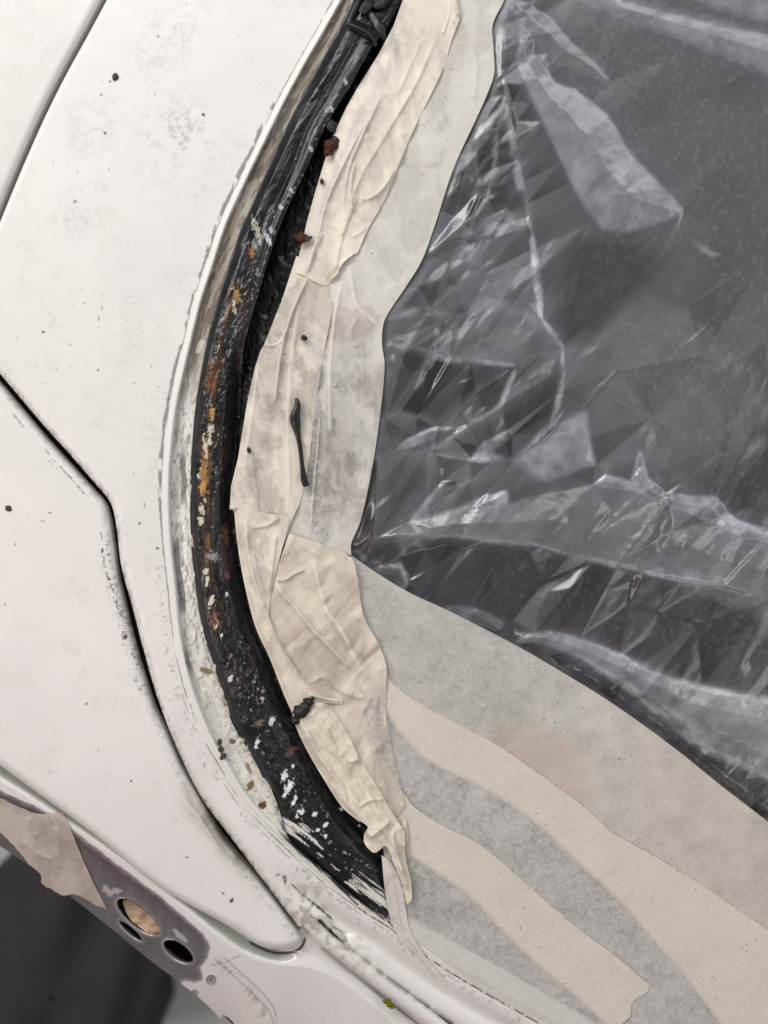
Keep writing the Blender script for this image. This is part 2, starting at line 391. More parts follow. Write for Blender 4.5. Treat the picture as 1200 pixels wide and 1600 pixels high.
M = {
    'paint': paint_mat('white_paint', .40, .5, .22, .05, 700, .02),
    'gloss': paint_mat('gloss_white_paint', .25, .5, .6, .03, 500, .03),
    'flange': paint_mat('scraped_paint', .42, .45, .1, .5, 1500, .10, 1800),
    'sealant': paint_mat('black_sealant', .29, .4, 0, .12, 1200, .10, 2500, .14),
    'rubber': flat_mat('black_rubber', (.008, .009, .011), .30, .5, .25, 1200, .4),
    'inner': flat_mat('dark_backing', (.012, .010, .009), .8, .2, .3, 400, .5),
    'glass': flat_mat('dark_glass', (.022, .013, .016), .2, .5, 0, 600, .3, 30),
    'tape': tape_mat('masking_paper'),
    'film': film_mat('clear_polythene'),
    'rust': flat_mat('rust_crumb', (.075, .028, .014), .8, .25, .8, 900, .7, 1500),
    'crumb': flat_mat('black_crumb', (.012, .012, .013), .45, .45, .8, 900, .5, 900),
    'dirt': flat_mat('grey_grit', (.07, .065, .06), .8, .2, .6, 900, .4, 900),
    'moss': flat_mat('moss', (.16, .17, .012), .9, .1, .8, 1500, .6, 3000),
    'floor': flat_mat('workshop_floor', (.56, .59, .56), .55, .4, .1, 60, .12, 5),
    'sack': flat_mat('dark_cloth', (.034, .033, .033), .75, .3, .4, 300, .35, 12),
    'cavity': flat_mat('cavity_paper', (.50, .36, .25), .85, .2, .6, 200, .35, 60),
    'steel': flat_mat('bare_steel', (.45, .44, .43), .38, .5, .4, 900, .2, 900, .6),
}
def const(c): return lambda x, y, h: np.tile(np.array(c, float), (len(x), 1))
def mixc(col, c, m): return col + (np.array(c, float)[None, :] - col) * np.clip(m, 0, 1)[:, None]

# ================================================================ outlines (plan units)
LIP = [(587, -130), (535, -30), (520, 0), (492, 50), (463, 100), (435, 152), (410, 203), (375, 275), (340, 352), (318, 420), (300, 475), (282, 550), (264, 630), (254, 710), (251, 775), (254, 850), (262, 925), (270, 1000), (285, 1068), (300, 1112), (320, 1160), (345, 1202), (380, 1258), (440, 1320), (500, 1375), (560, 1420), (610, 1452), (640, 1476), (690, 1512), (750, 1548), (850, 1605), (890, 1630)]
LIPW = LIP[:-5]                                      # the stretch beside the open channel
BEAD = [(612, -130), (563, -30), (550, 0), (517, 67), (473, 147), (440, 213), (394, 318), (376, 358), (352, 430), (333, 493), (318, 560), (305, 640), (298, 733), (297, 790), (300, 867), (313, 967), (333, 1037), (347, 1082), (363, 1130), (400, 1193), (427, 1253), (448, 1312), (497, 1357), (560, 1410), (612, 1448)]
SEAL_R = [(690, -130), (640, -30), (625, 5), (603, 45), (583, 72), (547, 135), (507, 203), (480, 262), (443, 338), (417, 410), (397, 477), (380, 550), (376, 633), (370, 690), (364, 800), (370, 840), (380, 900), (398, 973), (422, 1027), (450, 1097), (484, 1165), (516, 1222), (549, 1265), (584, 1312), (610, 1340), (617, 1400), (618, 1450)]
GAP_T = [(232, -130), (177, -20), (167, 0), (133, 63), (100, 123), (67, 190), (33, 267), (0, 347), (-20, 395), (-60, 492)]
GAP_M = [(-58, 517), (-20, 562), (0, 584), (67, 663), (112, 713), (152, 759), (168, 778), (177, 797), (183, 832), (190, 887), (206, 945), (223, 1010), (248, 1096), (280, 1177), (316, 1248), (355, 1301), (395, 1354), (432, 1403), (467, 1449)]
WING = [(-66, 526), (-20, 581), (0, 601), (60, 672), (105, 722), (146, 767), (162, 785), (169, 806), (175, 836), (182, 890), (195, 950), (210, 1012), (237, 1097), (262, 1152), (285, 1203), (314, 1252), (349, 1311), (388, 1357), (427, 1405), (453, 1440), (467, 1459), (470, 1470), (456, 1480), (430, 1483), (400, 1474), (350, 1443), (250, 1386), (150, 1306), (60, 1240), (0, 1196), (-20, 1181), (-160, 1088), (-160, 540)]
WING_C = spline(WING, step=7); GAPM_C = spline(GAP_M, step=8); GAPT_C = spline(GAP_T, step=12); LIP_C = spline(LIP, step=10)

car = thing('car', 'white car body with worn dirty paint around a window opening edged in black sealant', 'car', (0, 0, -40 * S))
def P_(o):                       # parts were built in world space: keep them there under the car
    o.parent = car; o.location = (o.location[0], o.location[1], o.location[2] + 40 * S); return o

WHITE = (.80, .785, .76)
def roll(d, r):
    e = np.clip(d, 0, r); return r - np.sqrt(np.maximum(r * r - (r - e) ** 2, 0))

def grime(x, y, seed, amt=1.0):
    """white paint with smudges, fine specks and small chips"""
    c = np.tile(np.array(WHITE), (len(x), 1))
    c *= (1 - .05 * (fbm(x / 130, y / 130, 4, seed) - .5) * 2)[:, None]
    sm = sst(.54, .78, fbm(x / 40, y / 44, 5, seed + 3)) * sst(.40, .70, fbm(x / 5, y / 5, 4, seed + 5, .65))
    c = mixc(c, (.50, .49, .46), sm * .30 * amt)
    n = vnoise(x / 5.5, y / 5.5, seed + 9); k = sst(.968, .985, n) * sst(.48, .6, fbm(x / 70, y / 70, 3, seed + 12))
    c = mixc(c, (.12, .11, .11), k * .75 * amt)
    return c

# ---------------------------------------------------------------- the setting behind the car
def floor_h(x, y): return np.zeros_like(x)
fz = -0.62
me = bpy.data.meshes.new('floor'); me.from_pydata([(-3, -3, fz), (3, -3, fz), (3, 3, fz), (-3, 3, fz)], [], [(0, 1, 2, 3)])
fl = link('floor', me, M['floor'], kind='structure')

# ---------------------------------------------------------------- outer skin of the car
spots_main = [(180, 120, 5, 6.5, 0), (172, 127, 2.5, 2, 0), (318, 179, 3.5, 2.5, 30), (164, 208, 2.5, 2.5, 0), (117, 315, 2, 2, 0), (247, 57, 2, 2, 0), (158, 148, 2, 1.5, 0), (345, 1172, 6, 4, 40), (68, 519, 3, 2, 0), (263, 624, 2.5, 2, 0), (218, 818, 2, 2, 0), (246, 857, 2, 2, 0)]
def col_main(x, y, h):
    c = grime(x, y, 21)
    for (cx, cy, r, a) in ((278, 232, 40, .28), (285, 185, 28, .2), (145, 190, 26, .2), (270, 40, 30, .18), (235, 100, 30, .12), (120, 330, 24, .14)):
        m = np.exp(-((x - cx) ** 2 + (y - cy) ** 2) / (2 * r * r)) * sst(.38, .72, fbm(x / 5, y / 5, 4, 31, .7)) * sst(.35, .6, fbm(x / 22, y / 16, 3, 32)); c = mixc(c, (.36, .35, .34), m * a * 1.9)
    for i, (cx, cy, a, b, g) in enumerate(spots_main): c = mixc(c, (.10, .095, .09), blob(x, y, cx, cy, a, b, g, .3, 40 + i, 3))
    # scuffed dirt beside the lower gap and in the crevice at its end
    d, s, u = pdist(x, y, GAPM_C)
    c = mixc(c, (.16, .13, .10), sst(.46, .70, fbm(x / 4, y / 9, 4, 71, .6)) * np.exp(-d / 5) * .75 + .35 * np.exp(-d / 3.5) * sst(1080, 1250, y))
    c = mixc(c, (.30, .27, .21), np.exp(-((x - 478) / 42) ** 2 - ((y - 1412) / 34) ** 2) * sst(.40, .6, fbm(x / 11, y / 11, 4, 73)) * .75)
    g = np.zeros_like(x); H = np.zeros_like(x)
    for pts in ([(424, 1366), (440, 1368), (452, 1378), (466, 1392), (480, 1404), (500, 1420), (518, 1436), (536, 1454)], [(445, 1374), (446, 1384)]):
        g = np.maximum(g, ridge(x, y, H, pts, 1, 2.2, wob=2.5, ends=.05, seed=5))
    c = mixc(c, (.05, .045, .04), sst(.25, .6, g) * sst(.35, .5, fbm(x / 6, y / 6, 3, 77)))
    # ragged grey line where the old sealant ended, along the window lip
    d, s, u = pdist(x, y, LIP_C)
    wd = .6 + 5.2 * sst(.06, .12, y / 1600) * (1 - sst(.46, .54, y / 1600)) * (.35 + .9 * fbm(y / 30, x * 0 + 3, 3, 81))
    ln = sst(1.0, -1.2, d - wd - 3.2 * (fbm(x / 4, y / 4, 4, 83, .65) - .5)) * sst(.62, .48, fbm(x / 9, y / 22, 3, 86))
    c = mixc(c, (.15, .145, .14), ln * .8 * (1 - .35 * sst(.5, .6, y / 1600)))
    d2 = np.abs(d - 4 - 3 * fbm(x / 25, y / 25, 2, 87)); m = sst(1.6, .3, d2) * (y > 1080) * sst(.46, .60, fbm(x / 16, y / 16, 3, 88))
    c = mixc(c, (.14, .125, .12), m * .6)
    d3 = sst(9, 0, np.abs(d - 10)) * sst(.60, .72, fbm(x / 4, y / 4, 3, 91)) * (y > 880); c = mixc(c, (.25, .24, .23), d3 * .6)
    return c
def h_main(x, y):
    d1, _, _ = pdist(x, y, GAPT_C); d2, _, _ = pdist(x, y, GAPM_C)
    low = np.array([(476, 1443), (500, 1437), (537, 1460), (617, 1506), (683, 1552), (760, 1600), (800, 1632)], float); d3, _, _ = pdist(x, y, low)
    h = body(x, y) - roll(d1, 6) - roll(d2 * (1 - .35 * sst(1180, 1300, y)), 13) - roll(d3, 10)
    dl, s, _ = pdist(x, y, LIP_C)
    # the lower tail is pressed inwards as a shallow channel beside the lip
    k = sst(1330, 1470, y); h -= k * 17 * np.exp(-((dl - 34) / 15) ** 2)
    return h + .5 * (fbm(x / 160, y / 160, 2, 3) - .5)
main_poly = np.vstack([spline(GAP_T, step=8), spline(GAP_M, step=6), [(476, 1443), (500, 1437), (537, 1460), (617, 1506), (683, 1552), (760, 1600), (800, 1632)], spline(LIP, step=6)[::-1]])
P_(sheet('quarter_panel', [main_poly], h_main, col_main, M['paint'], step=1.7, skirt=26))

door_edge = np.array(GAP_T, float) + np.array([-7.5, -1.0])
door_poly = np.vstack([spline(door_edge, step=8), [(-160, 480), (-160, -130)]])
DE = spline(door_edge, step=10)
def h_door(x, y):
    d, _, _ = pdist(x, y, DE); return body(x, y) + 1.5 - roll(d, 14) * 1.0 + .02 * d
P_(sheet('door_panel', [door_poly], h_door, lambda x, y, h: grime(x, y, 55, .25), M['gloss'], step=1.8, skirt=30))

def h_wing(x, y):
    d, s, u = pdist(x, y, np.vstack([WING_C, WING_C[:1]]))
    e = np.where((x < 30) & ((np.abs(x + 20) < 40)), d, d)
    h = body(x, y) + 1.0 - roll(d, 13)
    return h - .0000 * d + .6 * (fbm(x / 150, y / 150, 2, 5) - .5)
wing_spots = [(13, 794, 5.5, 4.5, 0), (78, 801, 2.5, 1.6, 0), (362, 1407, 3, 4.5, 20), (349, 1396, 3, 1.5, 10), (292, 1340, 4, 1.2, -5), (8, 945, 2, 2, 0), (196, 995, 3, 4, 0), (135, 1100, 2, 2, 0), (205, 1220, 2, 1.5, 0), (385, 1370, 2, 1.5, 0), (24, 850, 1.8, 1.8, 0), (170, 905, 3, 2.5, 0), (160, 860, 2, 4, 0)]
def col_wing(x, y, h):
    c = grime(x, y, 121, .8)
    for i, (cx, cy, a, b, g) in enumerate(wing_spots): c = mixc(c, (.085, .08, .08), blob(x, y, cx, cy, a, b, g, .3, 140 + i, 3))
    d, s, u = pdist(x, y, GAPM_C)
    k = sst(.50, .64, fbm(x / 6, y / 6, 4, 171))
    c = mixc(c, (.20, .17, .13), k * np.exp(-((d - 14) / 5) ** 2) * .3)
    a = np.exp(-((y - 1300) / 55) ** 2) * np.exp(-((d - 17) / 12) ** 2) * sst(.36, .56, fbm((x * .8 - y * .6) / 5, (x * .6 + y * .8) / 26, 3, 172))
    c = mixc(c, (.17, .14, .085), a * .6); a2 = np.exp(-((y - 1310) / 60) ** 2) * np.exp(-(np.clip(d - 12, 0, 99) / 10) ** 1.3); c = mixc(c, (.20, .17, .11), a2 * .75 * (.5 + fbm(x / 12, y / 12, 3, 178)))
    bl = np.exp(-((d - 19) / 2.2) ** 2) * np.exp(-((y - 720) / 90) ** 2); c = mixc(c, (.86, .85, .82), bl * .5)  # bright highlight of the edge shoulder painted in
    # hairline of dirt along the edge of the old masking
    m = (np.abs(d - 24 - 5 * (fbm(x / 40, y / 40, 2, 173) - .5)) < 1.0) & (fbm(x / 12, y / 12, 3, 174) > .55) & (y < 1000)
    c = mixc(c, (.16, .15, .14), m * .8)
    m = sst(.62, .7, fbm(x / 3, y / 3, 3, 176)) * np.exp(-((d - 20) / 9) ** 2) * (y > 850) * (y < 1080); c = mixc(c, (.06, .06, .06), m * .8)
    return c
P_(sheet('wing_panel', [WING_C], h_wing, col_wing, M['paint'], step=1.8, skirt=24))

# black sheet put under the panel gaps for their deep shade
inner_poly = np.array([(-150, -120), (740, -120), (560, 200), (470, 420), (420, 700), (430, 960), (560, 1240), (680, 1450), (860, 1640), (520, 1640), (470, 1500), (380, 1440), (250, 1360), (150, 1285), (60, 1215), (-150, 1070)], float)
def h_inner(x, y): return body(x, y) - 48 + 3 * (fbm(x / 30, y / 30, 3, 7) - .5)
P_(sheet('gap_backing', [inner_poly], h_inner, const((.01, .01, .01)), M['inner'], step=7))

# ---------------------------------------------------------------- lower valance with its punched holes
CREST = [(-160, 1110), (-20, 1204), (0, 1220), (33, 1240), (67, 1262), (110, 1290), (200, 1353), (257, 1397), (300, 1430), (330, 1455), (380, 1490), (430, 1507), (480, 1512), (530, 1532), (583, 1572), (650, 1632)]
CREST_C = spline(CREST, step=8)
def ell(cx, cy, a, b, ang, n=40):
    t = np.linspace(0, 2 * np.pi, n, endpoint=False); x, y = a * np.cos(t), b * np.sin(t); r = math.radians(ang)
    return np.c_[cx + x * math.cos(r) - y * math.sin(r), cy + x * math.sin(r) + y * math.cos(r)]
HOLES = [ell(216, 1433, 43, 16, 39), ell(278, 1487, 28, 13, 36), ell(204, 1455, 24, 5.5, 41), ell(356, 1596, 14, 5, 42)]
VAL = np.vstack([[(-160, 1068), (-25, 1160), (60, 1222), (150, 1290), (250, 1370), (330, 1426), (400, 1466), (440, 1470), (466, 1458), (474, 1436), (492, 1448), (514, 1470), (537, 1490), (600, 1540), (652, 1577), (712, 1625), (385, 1632)], spline([(385, 1632), (353, 1600), (317, 1564), (283, 1537), (220, 1489), (173, 1450), (117, 1406), (60, 1362), (0, 1322), (-25, 1306), (-160, 1222)], step=8)])
def h_val(x, y):
    d, s, u = pdist(x, y, CREST_C)
    up = -16 - (20 - 12 * sst(430, 480, x)) * sst(0, 26, d); dn = -16 - .30 * d - .0045 * d * d * (1 - .75 * sst(330, 430, x))
    h = body(x, y) + np.where(s > 0, dn, up)
    for k, e in enumerate(HOLES[:3]):
        q = sdf(x, y, e); h += 1.0 * np.exp(-((q + 3.2) / 2.2) ** 2)
    for (cx, cy, r) in ((330, 1531, 8), (304, 1552, 6)):
        q = np.hypot(x - cx, (y - cy)); h += -2.0 * sst(r, r * .3, q) + 1.0 * np.exp(-((q - r) / 1.5) ** 2)
    return h
PRIMER = np.array([(60, 1262), (110, 1295), (167, 1338), (207, 1368), (247, 1398), (290, 1434), (318, 1459), (328, 1480), (326, 1497), (314, 1511), (317, 1531), (303, 1536), (288, 1532), (276, 1545), (230, 1510), (170, 1460), (100, 1410), (-170, 1300), (-170, 1160)], float)
def col_val(x, y, h):
    c = grime(x, y, 221, .6)
    d, s, u = pdist(x, y, CREST_C)
    c = mixc(c, (.36, .39, .35), (1 - .85 * sst(420, 470, x)) * sst(2, 9, np.where(s < 0, d, 0) + 3 * (fbm(x / 6, y / 6, 3, 229) - .5)) * .9)  # recess shade put into the colour, a dusty grey-green
    q = sdf(x, y, PRIMER) + 4 * (fbm(x / 12, y / 12, 3, 222) - .5)
    pr = sst(-1, 1.2, q)
    dn = np.where(s > 0, d, 0)
    base = np.array((.105, .070, .078))[None, :] + (np.array((.165, .158, .168)) - np.array((.105, .062, .072)))[None, :] * (sst(8, 34, dn) * (.6 + .8 * (fbm(x / 30, y / 30, 3, 223) - .3)))[:, None]
    base *= (.82 + .36 * fbm(x / 4, y / 26, 3, 224))[:, None]
    c = c + (base - c) * pr[:, None]
    c = mixc(c, (.50, .49, .50), pr * sst(0, 5, 5 - np.abs(q - 2)) * .35)
    for i, (cx, cy, a, b, g) in enumerate(((168, 1392, 13, 5, 40), (183, 1392, 7, 5, 0), (282, 1463, 16, 4, 40))): c = mixc(c, (.62, .60, .60), blob(x, y, cx, cy, a, b, g, .6, 230 + i, 4) * .65)
    for e in HOLES[:3]:
        q = sdf(x, y, e); c = mixc(c, (.34, .33, .34), sst(3.5, 1.5, np.abs(q + 1.5)) * .4)
    for (cx, cy, r) in ((330, 1531, 8), (304, 1552, 6)):
        q = np.hypot(x - cx, y - cy); c = mixc(c, (.20, .19, .20), sst(r + 1, r - 1, q)); c = mixc(c, (.6, .58, .58), sst(1.2, .4, np.abs(q - r * .55)))
    # pencil lines and brown scuff right of the primer
    H = np.zeros_like(x)
    for pts, kk in (([(335, 1498), (360, 1520), (390, 1548), (420, 1580), (430, 1610)], .9), ([(350, 1496), (385, 1528), (415, 1557), (431, 1585), (430, 1625)], .9), ([(330, 1508), (352, 1504), (375, 1492)], .8)):
        g = ridge(x, y, H, pts, 1, 1.3, ends=0); c = mixc(c, (.12, .10, .09), sst(.3, .7, g) * kk)
    g = ridge(x, y, H, [(336, 1494), (365, 1524), (395, 1556), (412, 1580), (410, 1622)], 1, 9, ends=.02); c = mixc(c, (.33, .28, .23), g * sst(.42, .6, fbm((x - y) / 30, (x + y) / 6, 3, 251)) * .7)
    tp = ridge(x, y, H, [(384, 1468), (404, 1480), (432, 1489), (459, 1487), (473, 1477), (478, 1458)], 1, 4.5, ends=.05); c = mixc(c, (.03, .026, .022), sst(.25, .7, tp))  # dark of the gap under the wing tip, painted on
    # grime in the groove beside the drip rail
    gg = ridge(x, y, H, [(505, 1482), (533, 1506), (583, 1546), (640, 1592), (690, 1632)], 1, 8, ends=0); c = mixc(c, (.06, .048, .036), sst(.2, .75, gg) * (.45 + .5 * sst(540, 640, x)))
    gw = ridge(x, y, H, [(540, 1518), (575, 1546), (610, 1572), (650, 1602), (690, 1632)], 1, 2.2, ends=.05); c = mixc(c, (.92, .91, .88), gw)  # white highlight painted along the groove edge
    return c
val = P_(sheet('valance_panel', [VAL] + HOLES, h_val, col_val, M['gloss'], step=1.5, skirt=10))
for e, a0, a1 in ((HOLES[0], .04, .62), (HOLES[1], .02, .66), (HOLES[2], -.02, .50)):
    n = len(e); ii = np.arange(int(a0 * n), int(a1 * n) + 1) % n; pp = e[ii]
    zv = float(np.mean(h_val(pp[:, 0], pp[:, 1]) - body(pp[:, 0], pp[:, 1])))
    hz = h_val(pp[:, 0], pp[:, 1]) - body(pp[:, 0], pp[:, 1])
    P_(tube('hole_rim', [tuple(q) for q in pp], 2.0, M['steel'], z=1.2, seg=8, rfun=lambda u: .35 + .65 * sst(0, .2, u) * sst(0, .2, 1 - u), zfun=lambda u, hz=hz: np.interp(u, np.linspace(0, 1, len(hz)), hz)))
# what shows inside the holes: tan padding in a dark cavity
def pad(pts, dz, name):
    p = np.array(pts, float)
    o = sheet(name, [spline(p, step=4, closed=True)], lambda x, y: body(x, y) - dz + 22 * (fbm(x / 16 + y / 30, y / 12, 4, 61) - .5), const((.5, .4, .3)), M['cavity'], step=2.5, skirt=8)
    return P_(o)
pad([(192, 1408), (206, 1410), (228, 1424), (246, 1444), (252, 1462), (238, 1462), (220, 1450), (202, 1434)], 58, 'cavity_padding')
pad([(258, 1484), (274, 1496), (292, 1508), (282, 1516), (262, 1504)], 84, 'cavity_padding')
def h_back(x, y): return body(x, y) - 104
P_(sheet('cavity_liner', [np.array([(-20, 1290), (110, 1300), (200, 1365), (330, 1470), (400, 1520), (430, 1630), (392, 1630), (300, 1535), (170, 1428), (60, 1345), (-20, 1300)], float)], h_back, const((.01, .01, .01)), M['inner'], step=6))

# ---------------------------------------------------------------- drip rail: two pressed ribs
def rail_col(x, y, h):
    c = grime(x, y, 301, .8)
    k = sst(.45, .65, fbm(x / 8, y / 8, 4, 303)) * sst(640, 470, x)
    c = mixc(c, (.34, .31, .26), k * .8); d, sd, u = pdist(x, y, spline([(540, 1480), (590, 1518), (650, 1560), (720, 1608), (760, 1635)], step=10)); c = mixc(c, (.30, .28, .25), np.exp(-(d / 5) ** 2) * .7 * sst(.3, .6, fbm(x / 9, y / 9, 3, 305)))
    return c
rail_a = [(528, 1452), (552, 1474), (590, 1501), (640, 1536), (690, 1569), (740, 1600), (780, 1625)]
rail_b = [(462, 1406), (474, 1428), (490, 1449), (512, 1470), (535, 1488), (600, 1538), (650, 1575), (705, 1618)]
def rail_sh(u): return .35 + .65 * sst(0, .10, u)
ra = P_(tube('drip_rail', rail_a, 19, M['paint'], z=-24, flat=.85, seg=22, rfun=rail_sh, colf=rail_col))
rb = P_(tube('drip_rail', rail_b, 12.0, M['gloss'], z=-9, flat=1.0, seg=22, rfun=rail_sh, colf=rail_col))
def valley(x, y, h):
    c = np.tile(np.array((.40, .38, .35)), (len(x), 1)); c = mixc(c, (.06, .05, .038), sst(.36, .58, fbm(x / 7, y / 7, 4, 311)) * (.55 + .45 * sst(640, 500, x))); return c  # gutter colour darkened for the valley shade, with dirt blotches
vp = np.array([(436, 1380), (470, 1395), (520, 1440), (548, 1458), (600, 1500), (700, 1570), (780, 1630), (700, 1630), (600, 1550), (530, 1497), (480, 1455)], float)
P_(sheet('rail_gutter', [vp], lambda x, y: body(x, y) - 21 + 5 * (fbm(x / 9, y / 9, 3, 312) - .5) * sst(620, 520, x), valley, M['flange'], step=2))
for i, (x, y, rx, ry, rz, a) in enumerate(((512, 1442, 12, 4, 2.5, -50), (530, 1460, 15, 4, 3, -40), (543, 1478, 8, 3, 3, -70))):
    lm = lump('old_sealer', x, y, body(np.array([x * 1.]), np.array([y * 1.]))[0] - 8, rx, ry, rz, a, flat_mat('old_sealer', (.55, .52, .46), .7, .2, .5, 900, .3, 700) if i == 0 else bpy.data.materials['old_sealer'], 320 + i); P_(lm)

# ---------------------------------------------------------------- the window flange: lip, channel, black sealant
def h_flange(X, Y, T, s, W):
    w = T * W
    lip = 3.2 * np.exp(-((w - 10.5) / 4.2) ** 2)
    ch = -10.5 * sst(13, 20, w) * (1 - .55 * sst(1120, 1300, Y)) * np.clip(W / 44, .2, 1)
    fl = 1.5 * (fbm(s / 14, w / 5, 4, 401) - .5) * sst(14, 20, w) * (.4 + 1.6 * sst(560, 900, Y))
    step_ = 2.0 * sst(.47, .53, fbm(s / 24, w / 9, 3, 403)) * sst(16, 22, w) * sst(600, 850, Y)
    return body(X, Y) + lip + ch + fl + step_ + .35 * (fbm(s / 7, w / 3, 3, 402) - .5)
def c_flange(X, Y, T, s, W, H):
    w = T * W; n = len(X)
    c = np.tile(np.array((.80, .79, .76)), (n, 1))
    up = 1 - sst(520, 680, Y)
    e = fbm(s / 30, w / 6, 4, 411); f = fbm(s / 9, w / 3, 4, 412); g = fbm(s / 70, w / 14, 3, 413)
    # channel floor: beige grime at the top, olive-grey stains on white lower down
    floor_ = sst(12, 19, w + 3 * (f - .5))
    c = mixc(c, (.36, .31, .235), floor_ * up * (.65 + .7 * (g - .3)))
    c = mixc(c, (.13, .11, .085), floor_ * up * sst(.48, .62, e) * .8)
    c = mixc(c, (.14, .12, .09), up * np.exp(-((w - 18) / 3) ** 2) * .65 * sst(.3, .5, f))
    lo = 1 - up
    c = mixc(c, (.42, .41, .36), floor_ * lo * sst(.44, .58, g + .25 * (f - .5)) * .62 * (1 - .6 * sst(1080, 1150, Y)))
    c = mixc(c, (.74, .73, .66), np.exp(-((W - w - 9) / 4.5) ** 2) * lo * .85 * sst(.3, .5, fbm(s / 12, w / 4, 3, 421)))
    c = mixc(c, (.62, .61, .53), floor_ * sst(880, 1000, Y) * .5)
    c = mixc(c, (.20, .20, .18), floor_ * lo * sst(.63, .70, f) * .7 * (1 - .7 * sst(980, 1080, Y)))
    # long grey scrape bands
    for (y0, y1, wc, ww) in ((835, 970, 22, 5), (1005, 1062, 18, 4), (700, 800, 36, 4)):
        m = sst(y0, y0 + 20, Y) * sst(y1, y1 - 25, Y) * (np.abs(w - wc - 6 * (fbm(s / 40, 0 * s, 2, 415) - .5)) < ww * (.5 + e)); c = mixc(c, (.17, .17, .165), m * .85)
    # flaky boundary against the sealant, with rust stains
    m = sst(W * .80, W * .97, w + 14 * (f - .5)) * sst(560, 640, Y); c = mixc(c, (.30, .29, .21), m * .55)
    m = sst(.58, .66, fbm(s / 5, w / 4, 4, 418)) * sst(W * .72, W * .95, w) * sst(860, 1000, Y); c = mixc(c, (.10, .085, .05), m * .9)
    for i, (cx, cy, a, b, g_, col) in enumerate(((411, 1258, 7, 6, 0, (.13, .05, .015)), (391, 1228, 5, 9, 20, (.22, .13, .05)), (364, 1158, 6, 5, 0, (.17, .13, .08)), (388, 1200, 4, 12, -30, (.30, .24, .13)), (322, 1048, 12, 5, 20, (.24, .19, .09)), (318, 600, 6, 13, 20, (.70, .68, .60)), (345, 1172, 5, 4, 0, (.06, .06, .06)), (343, 1158, 3, 4, 0, (.06, .06, .06)), (312, 540, 5, 14, 20, (.66, .64, .55)))):
        c = mixc(c, col, blob(X, Y, cx, cy, a, b, g_, .45, 430 + i, 5))
    # thin dirty line at the foot of the lip
    m = sst(2.6, .8, w - 2.5 * (f - .5)); c = mixc(c, (.11, .10, .09), m * .7 * sst(.32, .5, fbm(s / 30, 0 * s, 3, 419)))
    # black smears of sealant brushed over the lower white
    b_ = sst(W * .55, W * .85, w + 26 * (fbm((X - Y) / 4.5, (X + Y) / 60, 4, 420) - .5)) * sst(1270, 1320, Y); c = mixc(c, (.02, .022, .026), b_)
    return c
P_(loft('window_flange', LIPW, np.array(BEAD, float) + [(5, 0)] * len(BEAD), 1250, 46, h_flange, c_flange, M['flange']))
# the lip runs on below the masked part of the opening
def c_ledge(X, Y, T, s, W, H):
    c = np.tile(np.array((.80, .77, .70)), (len(X), 1)); f = fbm(X / 6, Y / 6, 4, 441)
    c = mixc(c, (.12, .10, .09), (T * W < 2.2) * (f > .42)); c = mixc(c, (.10, .10, .10), sst(.56, .62, fbm((X - Y) / 20, (X + Y) / 60, 4, 442)) * sst(.25, .4, T) * sst(860, 800, X)); return c
P_(loft('window_ledge', LIP[-7:], [(560, 1400), (630, 1432), (660, 1450), (700, 1468), (770, 1510), (880, 1570), (930, 1600)], 220, 30, lambda X, Y, T, s, W: body(X, Y) + 2 * np.exp(-((T * W - 8) / 4) ** 2) - 9 * sst(10, 18, T * W), c_ledge, M['flange']))

def h_seal(X, Y, T, s, W):
    w = T * W
    rough_ = sst(330, 620, Y) * (1 - .55 * sst(1200, 1330, Y))
    up_ = 1 - sst(420, 600, Y); a = -9 + 9 * sst(0, .14 + .10 * up_, T) + (5 - 2.5 * up_) * np.exp(-((T - .36) / (.16 + .06 * up_)) ** 2)
    a += -.8 * np.exp(-((T - .20 - .10 * (fbm(s / 70, 0 * s, 3, 504) - .5)) / .06) ** 2) * (1 - sst(420, 600, Y))
    top = 1 - sst(500, 640, Y)
    a += top * (3.5 * np.exp(-((T - .78) / .24) ** 2) - .6 * np.exp(-((T - .58 - .16 * (fbm(s / 90, 0 * s, 3, 506) - .5)) / .09) ** 2))       # rubber edge at the top
    a += (1 - top) * (-26 * sst(.66, .97, T) + 3 * np.exp(-((T - .6) / .1) ** 2))
    st = fbm(s / 46 + .6 * fbm(s / 60, w / 30, 2, 505), w / 15, 4, 501, .45) - .5; lu = fbm(s / 9, w / 6, 4, 502) - .5; fi = fbm(s / 4, w / 3, 3, 503) - .5
    a += (3.4 + 1.6 * rough_) * st + (.7 + 3.2 * rough_) * lu * sst(.14, .25, T) + (.2 + .6 * rough_) * fi * sst(.1, .25, T)
    hole = sst(52, 30, Y - .4 * (X - 560)) ; a -= 14 * hole * sst(.1, .3, T)                      # above the end of the rubber
    a *= np.where(Y > 1380, 1 - .5 * sst(1380, 1440, Y), 1)
    return body(X, Y) + a
